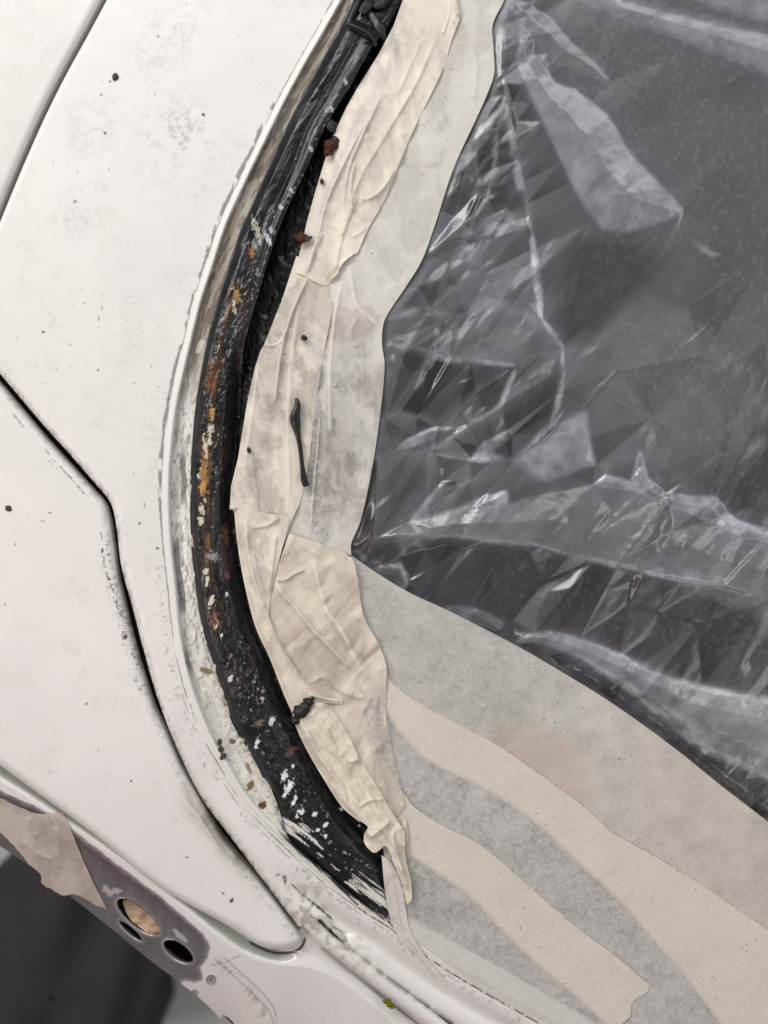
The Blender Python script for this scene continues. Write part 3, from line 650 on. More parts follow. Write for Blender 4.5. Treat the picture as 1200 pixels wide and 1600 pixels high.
CHIPS = [(402, 362, 5, 19, 18, (.40, .40, .33)), (418, 372, 3.5, 12, 25, (.42, .45, .47)), (398, 382, 4, 9, 0, (.24, .25, .26)), (370, 460, 5, 12, 12, (.36, .22, .08)), (366, 474, 3, 5, 0, (.62, .58, .45)), (393, 392, 4, 8, 0, (.30, .13, .04)), (398, 466, 4, 9, 20, (.40, .42, .43)), (367, 485, 3, 6, 0, (.6, .58, .5)), (345, 567, 7, 15, 10, (.075, .034, .022)), (333, 585, 9, 19, 0, (.10, .04, .02)), (328, 600, 9, 14, 0, (.15, .055, .022)),
    (331, 645, 4, 14, 0, (.46, .30, .11)), (330, 670, 5, 6, 0, (.60, .58, .47)), (328, 688, 4, 9, 0, (.60, .58, .48)), (322, 715, 8, 24, 8, (.14, .06, .022)), (318, 742, 6, 26, 6, (.33, .18, .055)), (321, 700, 3, 20, 5, (.58, .52, .36)), (316, 762, 4, 9, 0, (.48, .30, .10)), (321, 780, 2.6, 4, 0, (.62, .58, .45)), (315, 796, 4.5, 8, 0, (.62, .57, .42)), (313, 815, 4, 7, 0, (.60, .57, .46)), (310, 745, 2, 5, 0, (.6, .57, .48)),
    (321, 892, 4, 5, 0, (.62, .6, .5)), (324, 908, 3, 7, 0, (.60, .6, .52)), (329, 942, 4, 10, -20, (.60, .6, .5)), (336, 976, 4, 8, -10, (.62, .52, .38)), (333, 968, 6, 12, -10, (.16, .06, .04)), (357, 900, 4, 8, 0, (.14, .055, .04)), (352, 835, 5, 18, 0, (.12, .05, .04)), (355, 928, 2.4, 3, 0, (.6, .6, .55)), (347, 992, 2.4, 3, 0, (.62, .6, .5)), (360, 1060, 3.5, 6, -20, (.66, .64, .54)), (334, 1042, 3, 5, 0, (.6, .58, .46)), (333, 870, 9, 8, 0, (.24, .25, .27)),
    (401, 1162, 3, 10, -18, (.74, .74, .70)), (410, 1092, 2.4, 6, 0, (.5, .5, .5)), (424, 1128, 3.4, 10, -25, (.66, .66, .64)), (405, 1130, 5, 6, 0, (.17, .13, .10)), (445, 1212, 3.5, 8, -20, (.80, .80, .77)), (450, 1232, 5, 14, -25, (.80, .80, .77)), (458, 1196, 3, 4, 0, (.78, .78, .75)), (444, 1212, 4, 5, 0, (.8, .8, .76)), (470, 1268, 7, 4, 30, (.80, .80, .78)), (463, 1275, 3, 3, 0, (.8, .8, .78)), (491, 1272, 4, 3, 30, (.80, .80, .78)), (509, 1290, 3, 5, -30, (.80, .80, .78)), (496, 1297, 3.4, 2.4, 0, (.80, .80, .78)), (508, 1306, 3, 4, 0, (.80, .80, .78)), (460, 1250, 3, 10, -30, (.78, .78, .75)), (457, 1172, 5, 10, -35, (.13, .05, .045)), (533, 1264, 3, 2.4, 0, (.75, .75, .72)), (562, 1290, 2.4, 2, 0, (.7, .7, .7))]
def c_seal(X, Y, T, s, W, H):
    w = T * W; n = len(X)
    c = np.tile(np.array((.009, .0095, .011)), (n, 1))
    st = fbm(s / 50, w / 11, 4, 511, .5); lu = fbm(s / 8, w / 5, 4, 512)
    c = mixc(c, (.026, .029, .034), sst(.52, .70, st) * .6 * (1 - sst(.7, .9, T)))
    c = mixc(c, (.035, .022, .018), sst(.52, .68, fbm(s / 40, w / 12, 3, 513)) * sst(330, 520, Y) * (1 - sst(1020, 1120, Y)) * .8)
    rs = sst(.10, .03, np.abs(T - .34 - .10 * (fbm(s / 60, 0 * s, 3, 516) - .5))) * sst(430, 480, Y) * sst(1010, 840, Y)
    c = mixc(c, (.085, .036, .018), rs * sst(.42, .58, fbm(s / 20, w / 4, 4, 517, .6)) * .95); c = mixc(c, (.26, .14, .05), rs * sst(.56, .66, fbm(s / 26, w / 3.4, 4, 518, .6)) * .9)
    # left flank: smooth, slightly greyed
    c = mixc(c, (.024, .027, .030), sst(.20, .06, T) * .8 * sst(1310, 1250, Y))
    # scattered pale crumbs of old paint and stone
    k = sst(.77, .81, fbm(s / 6.5, w / 3.2, 2, 514)) * sst(.52, .6, fbm(s / 60, w / 20, 3, 515)) * sst(.16, .25, T) * (1 - sst(.66, .8, T)); c = mixc(c, (.40, .39, .35), k * .8 * sst(300, 400, Y))
    for i, (cx, cy, a, b, g_, col) in enumerate(CHIPS): c = mixc(c, col, blob(X, Y, cx, cy, a, b, -g_, 1.0, 520 + i, 3.2))
    # brush-dry white streaks at the foot of the channel
    d, sd, u = pdist(X, Y, spline([(525, 1358), (560, 1382), (590, 1402), (620, 1425)], step=8)); m = sst(.44, .51, fbm((X * .6 - Y * .8) / 3.0, (X * .8 + Y * .6) / 55, 4, 571) + .16 * (1 - d / 9) - .30 * sst(.35, 0, u)) * (d < 22) * sst(22, 16, d); c = mixc(c, (.74, .73, .68), m * .92)
    d, sd, u = pdist(X, Y, spline([(430, 1278), (452, 1292), (472, 1304), (500, 1326)], step=8)); m = sst(.44, .50, fbm((X * .6 - Y * .8) / 3.2, (X * .8 + Y * .6) / 40, 4, 572) + .17 * (1 - d / 8) - .24 * sst(.45, 1, u)) * sst(20, 14, d); c = mixc(c, (.80, .79, .76), m * .95)
    d, sd, u = pdist(X, Y, spline([(470, 1312), (520, 1352), (560, 1388), (612, 1428)], step=8)); m = (d < .7 + 1.2 * (fbm(s / 12, w, 3, 573) - .3)) & (fbm(s / 18, 0 * s, 3, 574) > .5); c = mixc(c, (.7, .69, .66), m * .9)
    return c
seal = P_(loft('sealant_bead', BEAD, SEAL_R, 1500, 74, h_seal, c_seal, M['sealant']))

P_(loft('sealant_bed', np.array(SEAL_R[:10], float) - [(9, 0)], [(712, -130), (660, -30), (640, 5), (612, 50), (585, 100), (550, 165), (515, 260), (495, 330), (474, 400), (450, 460)], 420, 26,
    lambda X, Y, T, s, W: body(X, Y) - 31 + 5 * (fbm(s / 14, T * W / 9, 4, 581) - .5) + 5 * T - 6 * sst(.25, 0, T), lambda X, Y, T, s, W, H: np.tile(np.array((.008, .008, .009)), (len(X), 1)), M['sealant']))
P_(loft('sealant_bed', np.array(SEAL_R[8:14], float) - [(9, 0)], [(476, 395), (452, 450), (428, 500), (408, 560), (396, 633), (386, 700)], 320, 22,
    lambda X, Y, T, s, W: body(X, Y) - 31.6 + 5 * (fbm(s / 14, T * W / 9, 4, 583) - .5) + 5 * T - 6 * sst(.25, 0, T), lambda X, Y, T, s, W, H: np.tile(np.array((.008, .008, .009)), (len(X), 1)), M['sealant']))
# the loose rubber strip lying in the upper channel
rr = np.array([(583, 72), (547, 135), (507, 203), (481, 262), (445, 338), (419, 410), (399, 477), (384, 530)], float)
rl = rr - np.array([(34, 6), (32, 6), (30, 5), (27, 4), (23, 3), (18, 2), (12, 1), (5, 0)], float)
def h_rub(X, Y, T, s, W):
    a = 5.0 + 3.2 * np.exp(-((T - .74) / .34) ** 2) - 1.0 * np.exp(-((T - .36 - .2 * (fbm(s / 80, 0 * s, 3, 584) - .5)) / .14) ** 2) + 2.4 * (fbm(s / 60, T * W / 24, 3, 585) - .5) + .8 * (fbm(s / 14, T * W / 9, 3, 586) - .5)
    a -= 22 * sst(.93, 1.0, T) + 9 * sst(.10, 0, T); return body(X, Y) + a - 8 * sst(400, 530, Y)
def c_rub(X, Y, T, s, W, H):
    c = np.tile(np.array((.0095, .0105, .013)), (len(X), 1)); c = mixc(c, (.030, .033, .040), sst(.48, .72, fbm(s / 60, T * W / 12, 3, 587)) * .6)
    c = mixc(c, (.045, .05, .058), np.exp(-((T - .91) / .035) ** 2) * .8 * sst(.3, .55, fbm(s / 22, 0 * s, 3, 588)))  # highlight on the sharp edge of the strip, painted in
    k = sst(.70, .76, fbm(s / 6, T * W / 4, 2, 589)) * sst(.5, .6, fbm(s / 50, T, 3, 590)); c = mixc(c, (.22, .23, .25), k * .8)
    for i, (cx, cy, a_, b_, g_, col) in enumerate(CHIPS[:5]): c = mixc(c, col, blob(X, Y, cx, cy, a_, b_, -g_, .6, 520 + i, 4))
    for i, (cx, cy) in enumerate(((518, 170), (456, 298), (439, 323), (424, 360), (486, 232), (540, 128), (560, 62))): c = mixc(c, (.35, .37, .40), blob(X, Y, cx, cy, 3, 5, -20, .7, 595 + i, 3))
    return c
P_(loft('rubber_seal', rl, rr, 620, 30, h_rub, c_rub, M['sealant']))
P_(tube('seal_end', [(541, 36), (553, 40), (570, 48), (582, 58), (587, 72)], 3.2, M['rubber'], z=9, seg=10, zfun=lambda u: 3 * np.sin(u * 3.14)))
for i, (x, y, a, b, c_, g_, mt) in enumerate(((598, 4, 17, 9, 5, 40, 'crumb'), (572, 10, 15, 8, 4, 60, 'crumb'), (590, 40, 9, 24, 5, 28, 'rubber'))):
    P_(lump('sealant_clot', x, y, -6, a, b, c_, g_, M[mt], 590 + i, .5))

# ---------------------------------------------------------------- the window glass
glass_poly = np.array([(690, -140), (560, 180), (470, 400), (410, 640), (395, 860), (430, 990), (520, 1180), (610, 1310), (640, 1440), (760, 1500), (930, 1600), (1080, 1780), (1420, 1780), (1420, -140)], float)
P_(sheet('window_glass', [glass_poly], lambda x, y: body(x, y) - 13, const((.02, .02, .02)), M['glass'], step=14, skirt=14))

# ================================================================ the polythene film
EDGE = [(838, -130), (796, -30), (788, 0), (770, 38), (771, 75), (772, 115), (760, 150), (742, 190), (708, 265), (680, 350), (660, 405), (636, 445), (606, 490), (598, 512), (597, 540), (601, 572), (596, 630), (588, 690), (577, 755), (563, 815), (549, 848), (549, 868)]
EDGE2 = [(549, 868), (590, 896), (640, 926), (700, 954), (800, 1005), (880, 1051), (960, 1101), (1050, 1166), (1130, 1230), (1200, 1284), (1235, 1312), (1400, 1445)]
E1_C = spline(EDGE, step=6); E2_C = spline(EDGE2, step=6)
film_poly = np.vstack([E1_C + [(-14, 0)], E2_C + [(-4, 14)], [(1400, -130)]])
PLEATS = [   # outline, lift, edge softness, milkiness with painted sheen
    ([(805, 95), (815, 47), (845, 100), (870, 130), (900, 140), (950, 180), (985, 240), (1030, 285), (1067, 325), (1067, 336), (1020, 350), (980, 362), (940, 358), (920, 330), (890, 280), (850, 190)], 9, 9, .24),
    ([(790, 5), (800, -10), (850, 20), (900, 70), (930, 95), (953, 126), (948, 128), (910, 110), (870, 95), (840, 65), (810, 30)], 5, 7, .10),
    ([(880, -40), (915, 0), (1050, 52), (1110, 77), (1235, 125), (1235, 62), (1110, 32), (1040, 18), (975, 2), (960, -40)], 12, 22, .26),
    ([(1060, -40), (1095, 2), (1235, 32), (1235, -40)], 10, 16, .24),
    ([(650, 818), (700, 800), (800, 785), (850, 770), (925, 757), (985, 766), (1060, 796), (1150, 836), (1235, 860), (1235, 950), (1200, 937), (1090, 913), (1027, 900), (953, 883), (900, 870), (837, 852), (769, 845), (667, 839)], 10, 9, .085),
    ([(925, 758), (945, 742), (985, 750), (1000, 704), (1012, 744), (1040, 770), (1080, 775), (1120, 777), (1150, 812), (1235, 838), (1235, 862), (1150, 836), (1060, 796), (985, 766)], 9, 5, .20),
    ([(798, 722), (812, 712), (850, 690), (880, 660), (915, 640), (920, 680), (930, 725), (918, 730), (850, 752)], 8, 12, .20),
    ([(806, 1003), (815, 993), (859, 986), (911, 999), (975, 1025), (1020, 1047), (1072, 1066), (1125, 1079), (1235, 1100), (1235, 1235), (1155, 1190), (1099, 1167), (1069, 1130), (1027, 1096), (982, 1070), (937, 1044), (900, 1025), (851, 1006)], 12, 6, .27),
    ([(1120, 1078), (1200, 1091), (1235, 1098), (1235, 1150), (1190, 1140), (1178, 1132), (1150, 1110)], 3, 8, .10),
    ([(1099, 1166), (1050, 1120), (1010, 1085), (985, 1072), (1027, 1096), (1069, 1118), (1120, 1150)], 3, 8, .10),
    ([(719, 790), (745, 778), (792, 766), (792, 784), (745, 804), (715, 800)], 6, 5, .13),
    ([(675, 540), (690, 550), (702, 558), (806, 570), (827, 557), (877, 541), (845, 497), (760, 460), (720, 490), (690, 520)], 4, 12, .09),
    ([(820, 340), (833, 400), (846, 495), (740, 480), (690, 500), (650, 470), (700, 410), (750, 370), (790, 335)], 4, 12, .07),
    ([(655, 690), (690, 712), (740, 722), (800, 720), (850, 690), (880, 720), (840, 750), (760, 755), (680, 745), (650, 715)], 4, 10, .05),
    ([(880, 545), (960, 500), (1010, 460), (1080, 490), (1110, 530), (1180, 580), (1200, 640), (1100, 700), (1000, 740), (940, 720), (915, 640), (885, 600)], 5, 26, .05),
    ([(640, 814), (668, 780), (686, 762), (694, 752), (700, 760), (735, 750), (700, 778), (676, 806)], 4, 5, .09),
    ([(619, 702), (635, 687), (675, 670), (715, 668), (690, 680), (650, 695)], 3, 5, .09),
    ([(735, 718), (752, 694), (792, 672), (800, 676), (775, 700), (755, 716)], 3, 5, .11),
    ([(585, 888), (620, 878), (633, 890), (638, 912), (628, 922), (612, 900)], 5, 4, .12),
    ([(690, 950), (740, 948), (790, 975), (770, 985), (720, 968)], 5, 6, .11)]
CREASES = [  # line, height, flank widths (right / left of travel), crest highlight painted as milk
    ([(787, 147), (800, 190), (807, 225), (815, 275), (820, 300), (825, 335), (829, 365), (834, 388)], 9, 5, 12, .13),
    ([(834, 388), (838, 440), (845, 495), (860, 520), (879, 541)], 9, 4, 14, .26), ([(879, 541), (880, 575), (877, 610), (866, 655), (845, 682), (821, 702), (798, 717)], 8, 9, 5, .24),
    ([(798, 717), (769, 721), (734, 720), (684, 711), (667, 703), (655, 690)], 6, 5, 4, .14),
    ([(787, 150), (777, 200), (775, 240), (772, 262), (766, 290), (762, 307), (740, 335), (715, 355)], 8, 7, 5, .14),
    ([(748, 200), (744, 240), (747, 277), (736, 310), (725, 350)], 6, 4, 6, .12), ([(733, 225), (728, 262), (720, 297), (708, 350), (700, 372), (672, 400)], 6, 4, 5, .12),
    ([(717, 370), (740, 366), (760, 355), (775, 342), (790, 333), (806, 334), (824, 338)], 8, 5, 9, .20),
    ([(772, 45), (775, 82), (783, 110), (792, 130), (800, 160), (807, 190)], 8, 8, 6, .02),
    ([(805, 97), (812, 122), (820, 147), (837, 170), (862, 217), (897, 295), (925, 345)], 7, 8, 4, .08),
    ([(840, 85), (855, 112), (880, 138), (910, 155), (955, 190), (985, 240), (1030, 285), (1067, 326)], 6, 5, 6, .08),
    ([(810, 30), (840, 65), (870, 95), (910, 112), (953, 127)], 6, 5, 5, .08), ([(850, 18), (900, 68), (935, 96), (953, 127)], 5, 5, 5, .07),
    ([(1067, 336), (1050, 370), (1040, 390), (1010, 425), (1000, 440)], 4, 4, 5, .10), 

    ([(722, 373), (754, 367), (780, 350)], 4, 4, 5, .10), ([(702, 408), (728, 408), (742, 388), (754, 379)], 5, 7, 5, .14),
    ([(655, 449), (690, 434), (728, 423)], 6, 12, 4, .04), ([(675, 484), (713, 449), (754, 420)], 5, 4, 6, .12), ([(607, 499), (649, 484), (675, 484)], 4, 4, 5, .10),
    ([(760, 426), (748, 461), (731, 490), (704, 516), (678, 542)], 5, 5, 5, .09), ([(731, 492), (760, 478), (783, 472), (805, 470), (827, 476)], 3, 5, 5, .07),
    ([(602, 537), (637, 541), (678, 551), (702, 558), (750, 563), (806, 570)], 8, 9, 5, .15), ([(684, 548), (680, 535), (690, 525)], 4, 3, 3, .16), ([(702, 558), (687, 554), (680, 545)], 4, 3, 3, .14),
    ([(807, 570), (800, 592), (792, 612), (783, 633), (760, 648), (734, 663), (704, 682), (680, 698), (667, 703)], 7, 4, 6, .20),
    ([(807, 570), (775, 593), (742, 615), (710, 647), (687, 668)], 5, 4, 6, .10), ([(807, 571), (827, 557), (850, 550), (879, 541)], 4, 8, 5, .06),
    ([(619, 702), (635, 687), (675, 670), (719, 668)], 5, 5, 4, .13), ([(602, 655), (626, 644), (652, 650), (678, 667)], 5, 5, 4, .10), ([(560, 738), (590, 715), (612, 700), (630, 672)], 4, 5, 4, .08),
    ([(737, 717), (750, 700), (754, 693), (775, 682), (792, 673)], 5, 4, 5, .20), ([(754, 708), (790, 690), (800, 680)], 4, 3, 3, .16),
    ([(640, 813), (667, 781), (684, 763), (691, 756), (693, 750)], 6, 4, 4, .18), ([(640, 814), (675, 807), (702, 798), (740, 790)], 6, 4, 4, .18), ([(696, 778), (715, 765), (734, 752), (735, 748)], 4, 3, 4, .12), ([(690, 752), (712, 750), (735, 749)], 3, 3, 3, .10),
    ([(549, 852), (580, 843), (608, 836), (640, 838), (667, 839), (725, 839), (769, 845), (836, 852), (900, 869), (953, 883), (1027, 900), (1090, 914), (1133, 913), (1235, 948)], 15, 16, 11, .17),
    ([(990, 895), (1030, 895), (1080, 905), (1130, 908)], 6, 6, 9, .10),
    ([(806, 1003), (815, 993), (859, 986), (911, 999), (975, 1025), (1020, 1047), (1072, 1066), (1125, 1079), (1235, 1098)], 15, 14, 7, .16),
    ([(851, 1006), (900, 1025), (937, 1044), (982, 1072), (1010, 1098), (1060, 1140), (1099, 1167), (1155, 1190), (1235, 1232)], 9, 9, 6, .12),
    ([(810, 1012), (845, 1026), (874, 1044), (956, 1094), (1050, 1162), (1125, 1211), (1192, 1262), (1235, 1295)], 13, 9, 9, .06),
    ([(850, 1006), (858, 1025), (872, 1042)], 6, 6, 8, .0),
    ([(620, 878), (632, 893), (637, 910), (628, 922)], 6, 3, 5, .18), ([(578, 872), (600, 880), (620, 879)], 4, 3, 4, .08), ([(552, 860), (568, 866), (572, 876)], 5, 3, 3, .2), ([(655, 940), (672, 930), (678, 928)], 5, 3, 3, .16),
    ([(690, 950), (720, 950), (760, 968), (788, 980)], 6, 6, 5, .12), ([(740, 950), (775, 970), (800, 970)], 4, 4, 4, .12),
    ([(925, 757), (945, 742), (985, 751), (1000, 705), (1011, 744), (1040, 770), (1080, 775), (1118, 778), (1150, 812), (1200, 834), (1235, 842)], 8, 6, 4, .14),
    ([(810, 715), (850, 690), (880, 660), (915, 641)], 6, 6, 5, .12), ([(915, 641), (922, 685), (931, 727)], 6, 10, 5, .10), ([(890, 742), (912, 726), (931, 727)], 4, 4, 4, .10),
    ([(1160, 625), (1120, 660), (1060, 690), (1000, 730)], 4, 9, 6, .06), ([(1200, 690), (1120, 715), (1080, 745), (1040, 768)], 4, 8, 5, .07),
    ([(560, 900), (600, 880), (650, 862), (700, 850)], 4, 6, 5, .0), ([(640, 905), (690, 880), (720, 858)], 3, 7, 5, .05)]
CLEAR = [(.085, 8, [(549, 868), (549, 852), (608, 838), (667, 841), (769, 847), (836, 854), (900, 872), (953, 886), (1027, 905), (1090, 925), (1133, 940), (1235, 990), (1235, 1092), (1125, 1077), (1020, 1045), (911, 997), (859, 984), (810, 992), (800, 1005), (640, 926)]),
    (.075, 8, [(810, 1006), (851, 1010), (900, 1028), (982, 1074), (1099, 1170), (1155, 1194), (1235, 1236), (1235, 1312), (1130, 1230), (960, 1101)]),
    (.07, 5, [(617, 481), (655, 449), (728, 423), (713, 446), (675, 484), (649, 484)]), (.06, 6, [(600, 545), (678, 556), (702, 568), (806, 575), (740, 612), (690, 665), (640, 640), (598, 640)]),
    (.05, 10, [(700, 700), (790, 640), (880, 580), (870, 650), (830, 695), (790, 712), (735, 712)]), (.05, 10, [(560, 850), (575, 760), (590, 700), (640, 720), (660, 760), (620, 800), (600, 840)]),
    (.06, 12, [(862, 460), (900, 370), (985, 375), (1030, 400), (990, 470), (930, 520), (885, 535)]), (.06, 14, [(1090, 750), (1210, 660), (1235, 650), (1235, 830), (1150, 800)]), (.05, 10, [(700, 280), (780, 170), (800, 260), (800, 320), (760, 345), (715, 350)])]
GLINT_STREAKS = [(.50, [(826, 335), (837, 380), (847, 440), (848, 495), (843, 494), (835, 450), (829, 400)]), (.42, [(845, 494), (863, 514), (880, 541), (871, 538), (854, 515)]), (.42, [(879, 541), (883, 575), (881, 612), (870, 655), (858, 668), (871, 615), (874, 575)]),
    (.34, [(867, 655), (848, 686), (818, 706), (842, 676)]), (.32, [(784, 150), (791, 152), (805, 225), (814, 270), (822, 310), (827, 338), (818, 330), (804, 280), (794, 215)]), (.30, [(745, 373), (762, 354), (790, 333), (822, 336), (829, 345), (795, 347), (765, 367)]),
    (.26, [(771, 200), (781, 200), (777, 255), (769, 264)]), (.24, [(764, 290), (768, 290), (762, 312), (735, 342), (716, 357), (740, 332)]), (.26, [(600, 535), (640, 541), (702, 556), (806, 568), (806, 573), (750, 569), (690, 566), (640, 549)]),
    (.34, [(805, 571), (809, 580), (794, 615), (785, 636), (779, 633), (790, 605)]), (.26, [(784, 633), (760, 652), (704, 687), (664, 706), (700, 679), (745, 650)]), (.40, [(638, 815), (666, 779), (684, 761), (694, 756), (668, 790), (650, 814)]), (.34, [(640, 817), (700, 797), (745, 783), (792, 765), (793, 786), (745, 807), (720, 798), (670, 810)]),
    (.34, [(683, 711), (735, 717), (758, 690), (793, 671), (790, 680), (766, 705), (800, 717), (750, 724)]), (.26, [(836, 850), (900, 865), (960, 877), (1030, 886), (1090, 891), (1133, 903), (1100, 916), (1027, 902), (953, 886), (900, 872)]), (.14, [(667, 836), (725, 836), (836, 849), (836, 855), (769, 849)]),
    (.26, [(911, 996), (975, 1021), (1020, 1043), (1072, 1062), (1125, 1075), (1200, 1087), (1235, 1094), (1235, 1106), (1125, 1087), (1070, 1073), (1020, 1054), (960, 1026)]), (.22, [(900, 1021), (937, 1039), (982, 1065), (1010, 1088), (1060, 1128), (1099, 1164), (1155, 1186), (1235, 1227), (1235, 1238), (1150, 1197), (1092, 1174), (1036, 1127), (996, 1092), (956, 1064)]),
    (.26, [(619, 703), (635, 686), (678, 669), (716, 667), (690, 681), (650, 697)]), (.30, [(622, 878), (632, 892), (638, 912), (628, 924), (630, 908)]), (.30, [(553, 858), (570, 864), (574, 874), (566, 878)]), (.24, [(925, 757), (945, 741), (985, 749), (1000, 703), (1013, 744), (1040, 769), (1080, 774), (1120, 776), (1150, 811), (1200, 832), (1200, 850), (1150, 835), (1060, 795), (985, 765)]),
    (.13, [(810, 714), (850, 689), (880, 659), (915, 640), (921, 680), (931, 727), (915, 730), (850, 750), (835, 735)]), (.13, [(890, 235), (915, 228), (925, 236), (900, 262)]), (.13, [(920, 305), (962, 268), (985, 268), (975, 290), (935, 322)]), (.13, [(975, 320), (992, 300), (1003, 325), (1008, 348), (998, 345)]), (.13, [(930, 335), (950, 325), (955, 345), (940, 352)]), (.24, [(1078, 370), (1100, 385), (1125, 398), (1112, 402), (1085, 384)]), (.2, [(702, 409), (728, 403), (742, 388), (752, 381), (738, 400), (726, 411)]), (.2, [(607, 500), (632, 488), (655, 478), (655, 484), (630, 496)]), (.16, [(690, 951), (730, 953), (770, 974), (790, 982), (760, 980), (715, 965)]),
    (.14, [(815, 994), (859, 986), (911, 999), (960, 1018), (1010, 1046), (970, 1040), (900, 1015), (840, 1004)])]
FILM = {}
def region(x, y):
    a = 4.6 * sst(900, 800, x) * sst(880, 800, y) + 1.7 * sst(820, 900, x) * sst(400, 480, y) * sst(900, 820, y) + .42 + 1.4 * sst(820, 870, y) + 1.6 * sst(960, 1060, y)
    return a + 3.0 * np.exp(-((x - 950) / 70) ** 2 - ((y - 290) / 50) ** 2) + 3.0 * np.exp(-((x - 1090) / 110) ** 2 - ((y - 800) / 30) ** 2)
BX = (520, -150, 1420, 1480)
FAC = facets(5, BX, 64, 46, 1.9, lambda x, y: 1.7 * region(x, y), [(c_[0], c_[1] * .92) for c_ in CREASES], soft=3)
FAC2 = facets(6, BX, 24, 44, 2.4, lambda x, y: .37 * region(x, y), soft=2)
FAC3 = facets(7, BX, 10, 50, 2.2, lambda x, y: .08 * region(x, y), soft=1)
def film_fields(x, y):
    H = -3.0 + 6.0 * (fbm(x / 190, y / 190, 2, 601) - .5); A = np.full(x.shape, .15)
    for k, soft, pl in CLEAR:
        k = k * 1.2
        q = sdf(x, y, np.array(pl, float)) + 22 * (fbm(x / 45, y / 45, 4, 604) - .5); A = A - 1.0 * k * sst(-soft * 1.6, soft * 1.6, q)
    for pts, lift, soft, milk_glint in PLEATS:
        pl = spline(pts, step=9, closed=True) if len(pts) < 8 else np.array(pts, float)
        m = window(x, y, pl, 3 * soft)
        d = sdf(x[m], y[m], pl) + 3.5 * (fbm(x[m] / 16, y[m] / 16, 3, 602) - .5)
        k = sst(-soft * .6, soft * .6, d); H[m] += lift * k * np.minimum(1, d.clip(0) / (soft * 5)); A[m] += milk_glint * k * (.35 + 1.0 * fbm(x[m] / 22, y[m] / 22, 4, 603))
    for i, (pts, a, w1, w2, milk_glint) in enumerate(CREASES):
        g = ridge(x, y, np.zeros_like(x), pts, 0, 2.6, 2.6, ends=.12, seed=610 + i); A = A + milk_glint * .28 * g * (.3 + 1.2 * sst(.35, .65, fbm(x / 30, y / 30, 3, 641)))
        A = A + milk_glint * .35 * ridge(x, y, np.zeros_like(x), pts, 0, .9 * w1, .9 * w2, ends=.12, seed=610 + i)
    H = H + FAC[0](x, y) + FAC2[0](x, y) + FAC3[0](x, y)
    A = A + (.026 * FAC[1](x, y) + .010 * FAC2[1](x, y)) * region(x, y) / 3.0
    # tension puckers along the taped edges
    u, v = rot(x, y, -42)
    for pl, f in ((E1_C, 23.), (E2_C, 33.)):
        d, s, uu = pdist(x, y, pl); L = uu * len(pl) * 6
        z0 = -1.9 if f < 30 else -4.2; H = H - (H - z0) * np.where(s > 0, 1, np.exp(-(d / 11) ** 2)) - np.where(s > 0, .06 * d, 0)
    for mk, pl in GLINT_STREAKS:                        # highlights on the folds, painted in as whitening
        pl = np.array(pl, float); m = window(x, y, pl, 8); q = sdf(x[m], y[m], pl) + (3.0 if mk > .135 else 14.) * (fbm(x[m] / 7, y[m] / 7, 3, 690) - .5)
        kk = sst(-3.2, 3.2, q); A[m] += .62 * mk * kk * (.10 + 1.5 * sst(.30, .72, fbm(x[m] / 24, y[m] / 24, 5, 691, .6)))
    # where the film clings to the glass it is mottled with tiny air pockets
    cling = sst(.42, .60, fbm(x / 150, y / 150, 3, 671) + .25 * sst(850, 1150, x)); 
    mott = sst(.55, .72, fbm(x / 5.0, y / 6.5, 4, 672, .65)); A = A + .062 * mott * cling * sst(720, 860, x)
    A = A + .035 * (fbm(x / 60, y / 60, 4, 673) - .5)
    # lower part lies flatter and clearer
    
    return H, np.clip(A, .025, .72)
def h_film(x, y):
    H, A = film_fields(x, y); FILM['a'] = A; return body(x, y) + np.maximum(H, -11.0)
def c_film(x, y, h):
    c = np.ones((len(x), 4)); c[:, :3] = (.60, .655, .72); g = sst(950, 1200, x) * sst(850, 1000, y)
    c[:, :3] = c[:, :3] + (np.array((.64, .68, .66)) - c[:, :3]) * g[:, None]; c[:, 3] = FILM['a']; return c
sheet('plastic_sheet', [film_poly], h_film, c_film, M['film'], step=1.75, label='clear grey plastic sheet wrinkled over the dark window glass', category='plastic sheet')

# ================================================================ masking tape
CREAM = np.array((.765, .71, .62)); PALE = np.array((.665, .65, .60)); TAN = np.array((.62, .53, .44))
TG = 'strips of masking tape round the window'
def tape_h(z, creases, und=2.0, seed=1, fine=.8, edge=None, ang=66, wr=1.0):
    def f(x, y):
        H = z + .55 * und * (fbm(x / 70, y / 70, 3, seed) - .5) * 2 + .3 * fine * (fbm(x / 11, y / 16, 3, seed + 1) - .5) * 2
        for i, cz in enumerate(creases):
            pts, a, w1, w2 = cz[:4]; ridge(x, y, H, pts, a * .95, w1 * .62, w2 * .62, ends=.14, wob=.8, seed=seed + i, p=.95)
        if wr:                                      # fine sharp wrinkles running along the strip
            key = (round(ang), seed)
            bx_ = (x.min() - 5, y.min() - 5, x.max() + 5, y.max() + 5); big = (bx_[2] - bx_[0]) > 400
            wt = .25 + 1.1 * sst(.38, .62, fbm(x / 60, y / 60, 3, seed + 50))
            H = H + wr * (1.7 * facets(seed + 40, bx_, 22 if not big else 60, -ang, 3.2, 1.0)[0](x, y) + .55 * facets(seed + 41, bx_, 10 if not big else 30, -ang, 2.6, 1.0)[0](x, y)) * wt
        if edge is not None: H = H + edge(x, y)
        return H + body(x, y)
    return f
